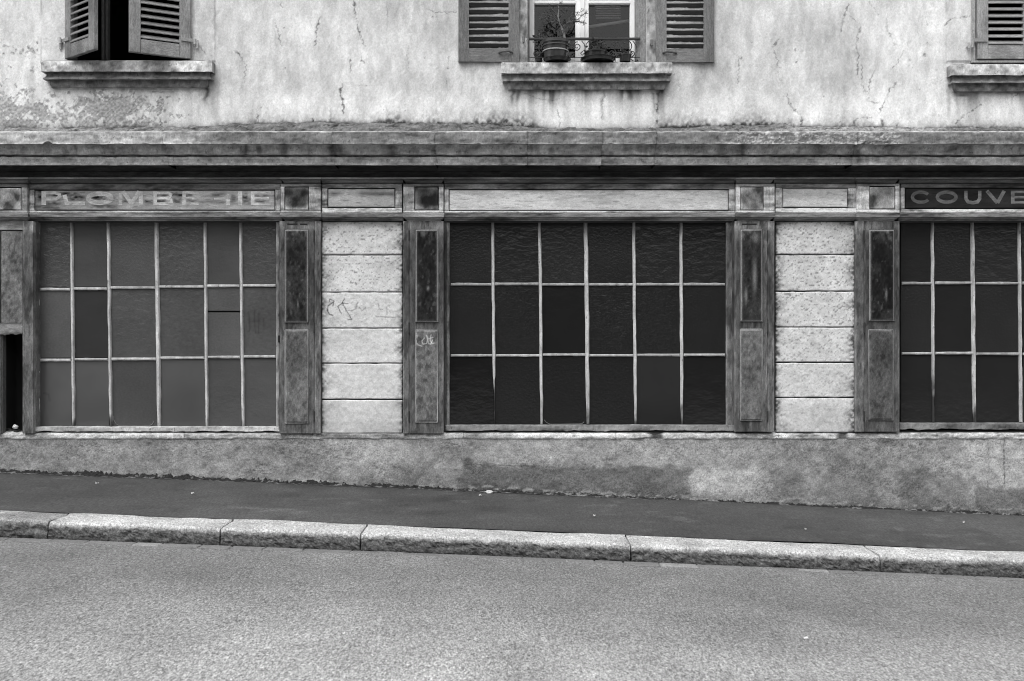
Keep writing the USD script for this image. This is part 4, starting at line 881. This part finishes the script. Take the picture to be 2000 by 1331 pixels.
def plinth_tone(v, e):
    px, py = PX(v)
    base = np.interp(px, [-500, 0, 60, 120, 400, 600, 700, 800, 1000, 1200, 1500, 1800, 1850, 2000, 2500], [.20, .21, .24, .23, .27, .29, .31, .28, .27, .29, .27, .27, .31, .32, .3])
    t = 1.06 * base * (1 + 0.07 * NZ(v, 2.2, 3, 530, 4) + 0.09 * NZ(v, 14, 15, 531, 5) + 0.10 * NZ(v, 45, 45, 532, 3))
    zg = np.interp(px, [0, 1000, 2000], [921, 961, 1006])
    up = zg - py
    def patch(x0, x1, y0, y1, s, m, seed, n=7):
        nonlocal t
        jx, jy = n * NZ(v, 9, 9, seed, 4), n * NZ(v, 9, 9, seed + 1, 4)
        t *= 1 + m * box01(px + jx, x0, x1, s) * box01(py + jy, y0, y1, s)
    patch(905, 1342, 909, 990, 6, -0.52, 540, 5); patch(760, 920, 905, 985, 16, -0.26, 542, 9); patch(1340, 1490, 918, 965, 10, 0.40, 544, 5)
    patch(560, 700, 868, 925, 14, -0.12, 546, 8); patch(480, 620, 885, 940, 14, -0.15, 548, 8); patch(1500, 1580, 900, 1000, 18, -0.3, 550, 9); patch(1600, 1720, 885, 1000, 22, -0.34, 552, 10)
    patch(1760, 1900, 925, 1010, 22, -0.42, 554, 10); patch(1905, 2100, 952, 1020, 4, -0.45, 556, 2); patch(640, 800, 856, 905, 4, 0.12, 558, 2); patch(1050, 1200, 856, 905, 8, 0.15, 560, 5); patch(1880, 2100, 856, 950, 12, 0.14, 562, 4)
    patch(840, 960, 870, 905, 14, -0.15, 564, 8); patch(640, 905, 930, 985, 12, -0.10, 566, 8); patch(140, 180, 905, 940, 18, -0.15, 568, 8)
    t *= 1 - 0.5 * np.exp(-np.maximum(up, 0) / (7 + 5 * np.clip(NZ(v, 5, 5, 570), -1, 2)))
    t *= 1 - 0.42 * sstep(0.5, 1.3, NZ(v, 85, 85, 580, 2)) * np.clip(0.35 + 0.5 * NZ(v, 3.5, 5, 581, 3), 0, 1)
    # flaked bright render just over the ground
    fl = 0.7 * np.exp(-((up - 6 - 2 * NZ(v, 9, 9, 571)) / 3.0) ** 2) * sstep(0.1, 0.7, NZ(v, 22, 30, 572, 3) + 0.5 * box01(px, 1050, 1700, 60) - 0.15)
    t = t * (1 - 0.8 * fl) + 0.40 * 0.8 * fl
    for w, am, pts in [(1.2, .6, [(860, 864), (880, 865), (895, 869), (901, 874)]), (0.8, .5, [(903, 852), (903, 872)]), (0.9, .4, [(1203, 856), (1203, 900), (1202, 920)]), (1.3, .75, [(1961, 860), (1961, 905), (1962, 950)]), (0.9, .4, [(1931, 856), (1930, 955)]),
                       (0.9, .5, [(1934, 893), (1970, 897)]), (1.0, .5, [(910, 907), (1020, 910), (1045, 912)]), (0.8, .4, [(490, 868), (700, 900)]), (0.8, .35, [(1020, 862), (1350, 858)])]:
        t *= 1 - am * np.exp(-(lines(px + 0.5 * NZ(v, 40, 40, 575), py + 0.5 * NZ(v, 40, 40, 576), pts) / w) ** 2) * np.clip(0.8 + 0.5 * NZ(v, 20, 20, 577), 0, 1.2)
    for cx, cy, w, h_ in [(1730, 863, 14, 4), (1798, 866, 4, 6), (1762, 866, 3, 9), (925, 870, 12, 8)]: t *= 1 - 0.4 * np.exp(-((px - cx) / w) ** 2 - ((py - cy) / h_) ** 2) * np.clip(0.7 + 0.6 * NZ(v, 40, 40, 579), 0, 1.6)
    return t
put('plinth', bld, plinth(), 'cement', plinth_tone, smooth=True)

# ------------------------------------------------------------------ dirt along the wall foot
def dirt():
    X = np.arange(-5.2, 5.2, 0.009); rows_ = np.linspace(0, 1, 7)
    gx, gu = np.meshgrid(X, rows_, indexing='ij')
    amt = np.interp(X, [-5.2, -4.7, -3.4, -1.5, -0.4, 0.5, 2.0, 3.2, 4.0, 5.2], [1.25, 1.2, 1.05, 0.95, 0.8, 0.62, 0.6, 0.65, 0.6, 0.55])
    p = np.stack([X, 0 * X, 0 * X], 1)
    h = amt * (0.036 + 0.004 * NZ(p, 5, 1, 600, 4) + 0.006 * NZ(p, 45, 1, 601, 2)); h = np.clip(h, 0.006, 0.07)
    w = 0.018 + 0.018 * amt + 0.006 * NZ(p, 9, 1, 602, 3)
    y = -0.026 - np.maximum(w, 0.01)[:, None] * gu
    z = zw(gx) + 0.02 * y - 0.006 + h[:, None] * (1 - gu) ** 1.2
    v = np.stack([gx, y, z], -1).reshape(-1, 3); v += 0.0025 * np.stack([NZ(v, 60, 60, 603 + k, 2) for k in range(3)], 1)
    return v, grid_faces(len(X), 7)[:, ::-1]
put('dirt', '/World', dirt(), 'cement', lambda v, e: 0.018 + 0.16 * sstep(1.3, 1.8, NZ(v, 22, 60, 605, 3) + 0.55 * sstep(-0.4, 0.6, v[:, 0])), label='dark dirt and moss crumbs along the foot of the plinth', cat='dirt', kind='stuff')
def lip():
    X = np.arange(-5.0, 1.2, 0.012); gx, gu = np.meshgrid(X, np.linspace(0, 1, 4), indexing='ij')
    y = -0.066 - 0.012 * gu; z = zw(gx) + 0.02 * y + 0.004 + 0 * gu
    v = np.stack([gx, y, z], -1).reshape(-1, 3); v[:, 1] += 0.006 * NZ(v, 12, 1, 610, 4); v[:, 2] += 0.002 * NZ(v, 30, 1, 611, 2)
    return v, grid_faces(len(X), 4)[:, ::-1]
put('mortar_edge', bld, lip(), 'cement', lambda v, e: 0.10 + 0.10 * sstep(0.2, 1.0, NZ(v, 8, 1, 612, 4)))

# ------------------------------------------------------------------ litter
def ground(px, py, kind='pave'):
    lo, hi = 3.0, 9.3
    for _ in range(40):
        dep = (lo + hi) / 2; X, Y = (px - 1000) * dep / F, dep - D
        zg = zw(X) + 0.02 * Y if kind == 'pave' else road_z(X, Y)
        if H - (py - 665) * dep / F > zg: lo = dep
        else: hi = dep
    return np.array([X, Y, float(zg)])
def scrap(p, sx, sy, seed):
    r = random.Random(seed); n = 5
    gx, gy = np.meshgrid(np.linspace(-1, 1, n), np.linspace(-1, 1, n), indexing='ij')
    v = np.stack([gx * sx / 2, gy * sy / 2, 0 * gx], -1).reshape(-1, 3)
    for i in range(len(v)): v[i] += [r.uniform(-.2, .2) * sx, r.uniform(-.2, .2) * sy, abs(r.gauss(0, 0.008)) + 0.005]
    a = r.uniform(0, 3); c, s = math.cos(a), math.sin(a)
    v = np.stack([v[:, 0] * c - v[:, 1] * s, v[:, 0] * s + v[:, 1] * c, v[:, 2]], 1) + p
    f = grid_faces(n, n); return v, np.vstack([f])
for (px_, py_, sx, sy, kind, t, lab) in [(376, 966, .032, .05, 'pave', .75, 'crumpled white paper scrap on the pavement below the left shop window'), (190, 947, .035, .02, 'pave', .5, 'small flat pale scrap near the wall at the left'),
                                (938, 970, .05, .03, 'pave', .45, 'pale leaf-like scrap on the pavement near the pale stone'), (1161, 1010, .055, .02, 'pave', .6, 'thin white strip of paper near the kerb in the middle'),
                                (1573, 1036, .04, .02, 'pave', .5, 'small curled pale scrap near the kerb right of the middle'), (1882, 1023, .03, .02, 'pave', .5, 'tiny pale scrap on the pavement at the far right')]:
    put('paper_scrap', '/World', scrap(ground(px_, py_, kind) + [0, 0, 0.003], sx * 0.65, sy * 0.65, px_), 'white_paint', t, label=lab, cat='litter')
def pebble(p, r, seed, flat=0.7):
    m = trimesh.creation.icosphere(2, 1.0); v = np.array(m.vertices)
    v = v * (1 + 0.10 * NZ(v, 1.6, 1.6, seed)[:, None]) * r * np.array([1.2, 1, flat]); return v + p + [0, 0, r * flat * 0.6], np.array(m.faces)
put('stone', '/World', pebble(ground(956, 963) + [0, -0.01, 0], 0.030, 5, 0.55), 'cement', 0.5, label='pale flat stone lying against the foot of the plinth', cat='stone', smooth=True)
put('stone', '/World', pebble(ground(1575, 1248, 'road'), 0.011, 8), 'cement', 0.6, label='tiny white pebble alone on the road', cat='stone', smooth=True)
put('rubble', '/World', join([pebble(W(8 + 4.2 * k, 845.5 - rnd.uniform(0, 4), -0.03 - 0.02 * (k % 3)), rnd.uniform(0.012, 0.03), 20 + k) for k in range(9)]), 'cement', 0.04, label='dark rubble in the hollow of the broken pilaster', cat='rubble', kind='stuff')
put('stone', '/World', pebble(W(30, 836, 0.0), 0.021, 31, 0.9), 'cement', 0.62, label='round white stone on the rubble in the broken pilaster', cat='stone', smooth=True)

# ------------------------------------------------------------------ potted plants on the middle sill
def needles(centres, dirs, n, L, seed):
    r = np.random.default_rng(seed); V, Fc = [], []
    for c, d in zip(centres, dirs):
        for _ in range(n):
            u = r.normal(0, 1, 3) + 1.3 * np.asarray(d); u /= np.linalg.norm(u); w = np.cross(u, r.normal(0, 1, 3)); w /= np.linalg.norm(w)
            o = np.asarray(c) + r.normal(0, 0.006, 3); ln = L * r.uniform(0.6, 1.2); k = len(V) * 4
            V.append([o, o + u * ln * 0.5 + w * 0.0022, o + u * ln, o + u * ln * 0.5 - w * 0.0022]); Fc.append([k, k + 1, k + 2, k + 3])
    return np.array(V).reshape(-1, 3), np.array(Fc)
PDp = 0.03
def at(x, y, d=PDp): return W(x, y, d)
tree = xf('bonsai', label='small bare conifer trained as a bonsai in a dark pot on the middle sill', cat='potted plant')
c0 = at(1085, 121)
def rpot(x, ytop, ybot, wt, wb, d):
    s = (D - d) / F; h = (ybot - ytop) * s; c = W(x, ybot, d)
    return lathe([(0.001, 0), (wb * s / 2, 0), (wb * s / 2 + 0.2 * (wt - wb) * s / 2, h * .2), (wt * s / 2 * .97, h * .82), (wt * s / 2 * 1.04, h * .83), (wt * s / 2 * 1.05, h * .99), (wt * s / 2 * .98, h), (wt * s / 2 * .9, h * .9), (0.001, h * .88)], c, 28)
put('pot', tree, rpot(1085, 80, 117, 52, 44, PDp), 'plain_glass', 0.03, smooth=40)
for yy, wd in ((91, 50.5), (101, 48.5)):
    c = W(1085, yy, PDp); r = wd * (D - PDp) / F / 2 + 0.002
    put('pot_band_and_glare', tree, lathe([(r, -0.006), (r + 0.004, -0.003), (r + 0.004, 0.003), (r, 0.006)], c, 28), 'metal', 0.05 if yy < 100 else 0.30, smooth=40)  # pale lower ring added to draw the glare across the pot
put('saucer', tree, rpot(1088, 115.5, 121.3, 52, 42, PDp + 0.004), 'plain_glass', 0.02, smooth=40)
trunk = [at(1104, 82), at(1103, 74), at(1101, 65), at(1098, 57), at(1095, 50), at(1092, 42, .06), at(1090, 32, .05), at(1091, 20), at(1090, 8)]
put('trunk', tree, tube(trunk, np.linspace(0.013, 0.003, len(trunk)), 7), 'plant', 0.16, smooth=True)
br = [[(1097, 54), (1106, 46), (1116, 42), (1128, 38), (1140, 28), (1148, 21)], [(1106, 46), (1120, 38), (1128, 26), (1136, 22)], [(1120, 42), (1132, 42), (1141, 45)], [(1096, 52), (1088, 44), (1076, 42), (1066, 36)], [(1093, 44), (1082, 34), (1070, 28), (1060, 26)], [(1091, 34), (1100, 24), (1108, 16)], [(1091, 30), (1080, 20), (1074, 12)], [(1099, 60), (1108, 57), (1114, 54)], [(1088, 44), (1074, 36), (1062, 40)], [(1110, 44), (1114, 34), (1118, 28)]]
cent, dirs = [], []
for k, b in enumerate(br):
    dd = [PDp + 0.025 * math.sin(2.1 * k + 0.9 * j) for j in range(len(b))]
    pts = np.array([at(x, y, d) for (x, y), d in zip(b, dd)])
    put('branch', tree, tube(pts, np.linspace(0.006, 0.002, len(pts)), 5), 'plant', 0.07)
    for j in range(1, len(pts)):
        for u in np.linspace(0, 1, 4):
            q = pts[j - 1] * (1 - u) + pts[j] * u
            if j > 1 or u > .5: cent.append(q + np.array([rnd.gauss(0, .012), rnd.gauss(0, .02), rnd.gauss(0, .012)])); dirs.append((pts[j] - pts[j - 1]) / np.linalg.norm(pts[j] - pts[j - 1]) + np.array([0, 0, .3]))
for q in trunk[5:]:
    for _ in range(3): cent.append(q + np.array([rnd.gauss(0, .02), rnd.gauss(0, .02), rnd.gauss(0, .01)])); dirs.append(np.array([rnd.uniform(-1, 1), 0, .6]))
put('foliage', tree, needles(cent, dirs, 8, 0.028, 3), 'plant', 0.05, kind='stuff')
tr = xf('planter', label='long dark planter with low leafy plants beside the bonsai', cat='planter')
put('saucer', tr, rpot(1168, 115, 121.5, 66, 60, PDp), 'plain_glass', 0.015, smooth=40)
put('pot', tr, rpot(1164, 102, 116, 44, 40, PDp), 'plain_glass', 0.02, smooth=40)
def leaves(cs, n, L, seed):
    r = np.random.default_rng(seed); V, Fc = [], []
    for c in cs:
        for _ in range(n):
            u = r.normal(0, 1, 3) + [0, -.3, .5]; u /= np.linalg.norm(u); w = np.cross(u, r.normal(0, 1, 3)); w /= np.linalg.norm(w)
            o = np.asarray(c) + r.normal(0, 0.016, 3); ln = L * r.uniform(.6, 1.2); k = len(V) * 4
            V.append([o, o + u * ln * .5 + w * ln * .28, o + u * ln, o + u * ln * .5 - w * ln * .28]); Fc.append([k, k + 1, k + 2, k + 3])
    return np.array(V).reshape(-1, 3), np.array(Fc)
put('foliage', tr, leaves([at(x, y, PDp - .02) for x, y in [(1148, 96), (1156, 90), (1165, 88), (1174, 92), (1181, 96), (1160, 82), (1170, 84)]], 14, 0.035, 9), 'plant', 0.035, kind='stuff')
p2 = xf('potted_plant', label='small dark pot with trailing stems at the right end of the middle sill', cat='potted plant')
put('pot', p2, rpot(1221, 107, 121.4, 24, 20, PDp - .03), 'plain_glass', 0.02, smooth=40)
put('foliage', p2, leaves([at(x, y, PDp - .03) for x, y in [(1214, 101), (1222, 99), (1229, 102), (1236, 112), (1240, 118), (1210, 106)]], 12, 0.028, 12), 'plant', 0.04, kind='stuff')
cupc = W(1204, 121.3, 0.05)
put('cup', '/World', lathe([(0.001, 0), (0.011, 0), (0.014, 0.028), (0.012, 0.028), (0.010, 0.004), (0.001, 0.004)], cupc, 16), 'white_paint', 0.8, smooth=40, label='tiny white cup between the dark pots on the middle sill', cat='cup')
p3 = xf('potted_plant', label='added leafy plant in a dark pot, standing for a reflection left of the bonsai', cat='potted plant')  # whole plant added for a dark reflection in the pane
put('pot', p3, rpot(1052, 104, 120.6, 16, 13, PDp - 0.05), 'plain_glass', 0.02, smooth=40)
put('foliage', p3, leaves([at(x, y, -0.04) for x, y in [(1050, 70), (1055, 62), (1060, 68), (1048, 80), (1054, 76), (1062, 62), (1050, 92), (1054, 100)]], 6, 0.036, 15), 'plant', 0.04, kind='stuff')

# ------------------------------------------------------------------ the house across the street (mirrored in the panes)
hs = xf('town_house', label='grey house across the street mirrored in the dark shop panes', cat='house')
YH = -19.0
put('wall', hs, trimesh.creation.box(bounds=[[-22, YH - 7, -2], [22, YH, 7.6]]), 'plaster', 0.30)
put('ground_floor', hs, trimesh.creation.box(bounds=[[-22.05, YH + 0.002, -2], [22.05, YH + 0.06, 4.1]]), 'plain', 0.10)
for zc in (4.16, 4.47): put('cornice', hs, trimesh.creation.box(bounds=[[-22.1, YH + 0.002, zc], [22.1, YH + 0.28, zc + 0.14]]), 'cement', 0.7)
put('eaves', hs, trimesh.creation.box(bounds=[[-22.2, YH - 7.2, 7.602], [22.2, YH + 0.5, 7.85]]), 'plain', 0.2)
for k in range(-7, 8):
    xc = k * 2.9 + 0.3
    for zb in (5.1, ):
        f = put('window', hs, trimesh.creation.box(bounds=[[xc - 0.5, YH + 0.002, zb], [xc + 0.5, YH + 0.06, zb + 1.8]]), 'plain', 0.03)
        for sx in (-1, 1):
            put('shutter', hs, join([((lambda m: (np.array(m.vertices), np.array(m.faces)))(trimesh.creation.box(bounds=[[xc + sx * 0.78 - 0.24, YH + 0.06, zb + 0.09 * j], [xc + sx * 0.78 + 0.24, YH + 0.10, zb + 0.09 * j + 0.05]]))) for j in range(20)]), 'plain', 0.5)
    put('shop_window', hs, trimesh.creation.box(bounds=[[xc - 1.0, YH + 0.062, 0.9], [xc + 1.0, YH + 0.10, 2.9]]), 'plain', 0.03)
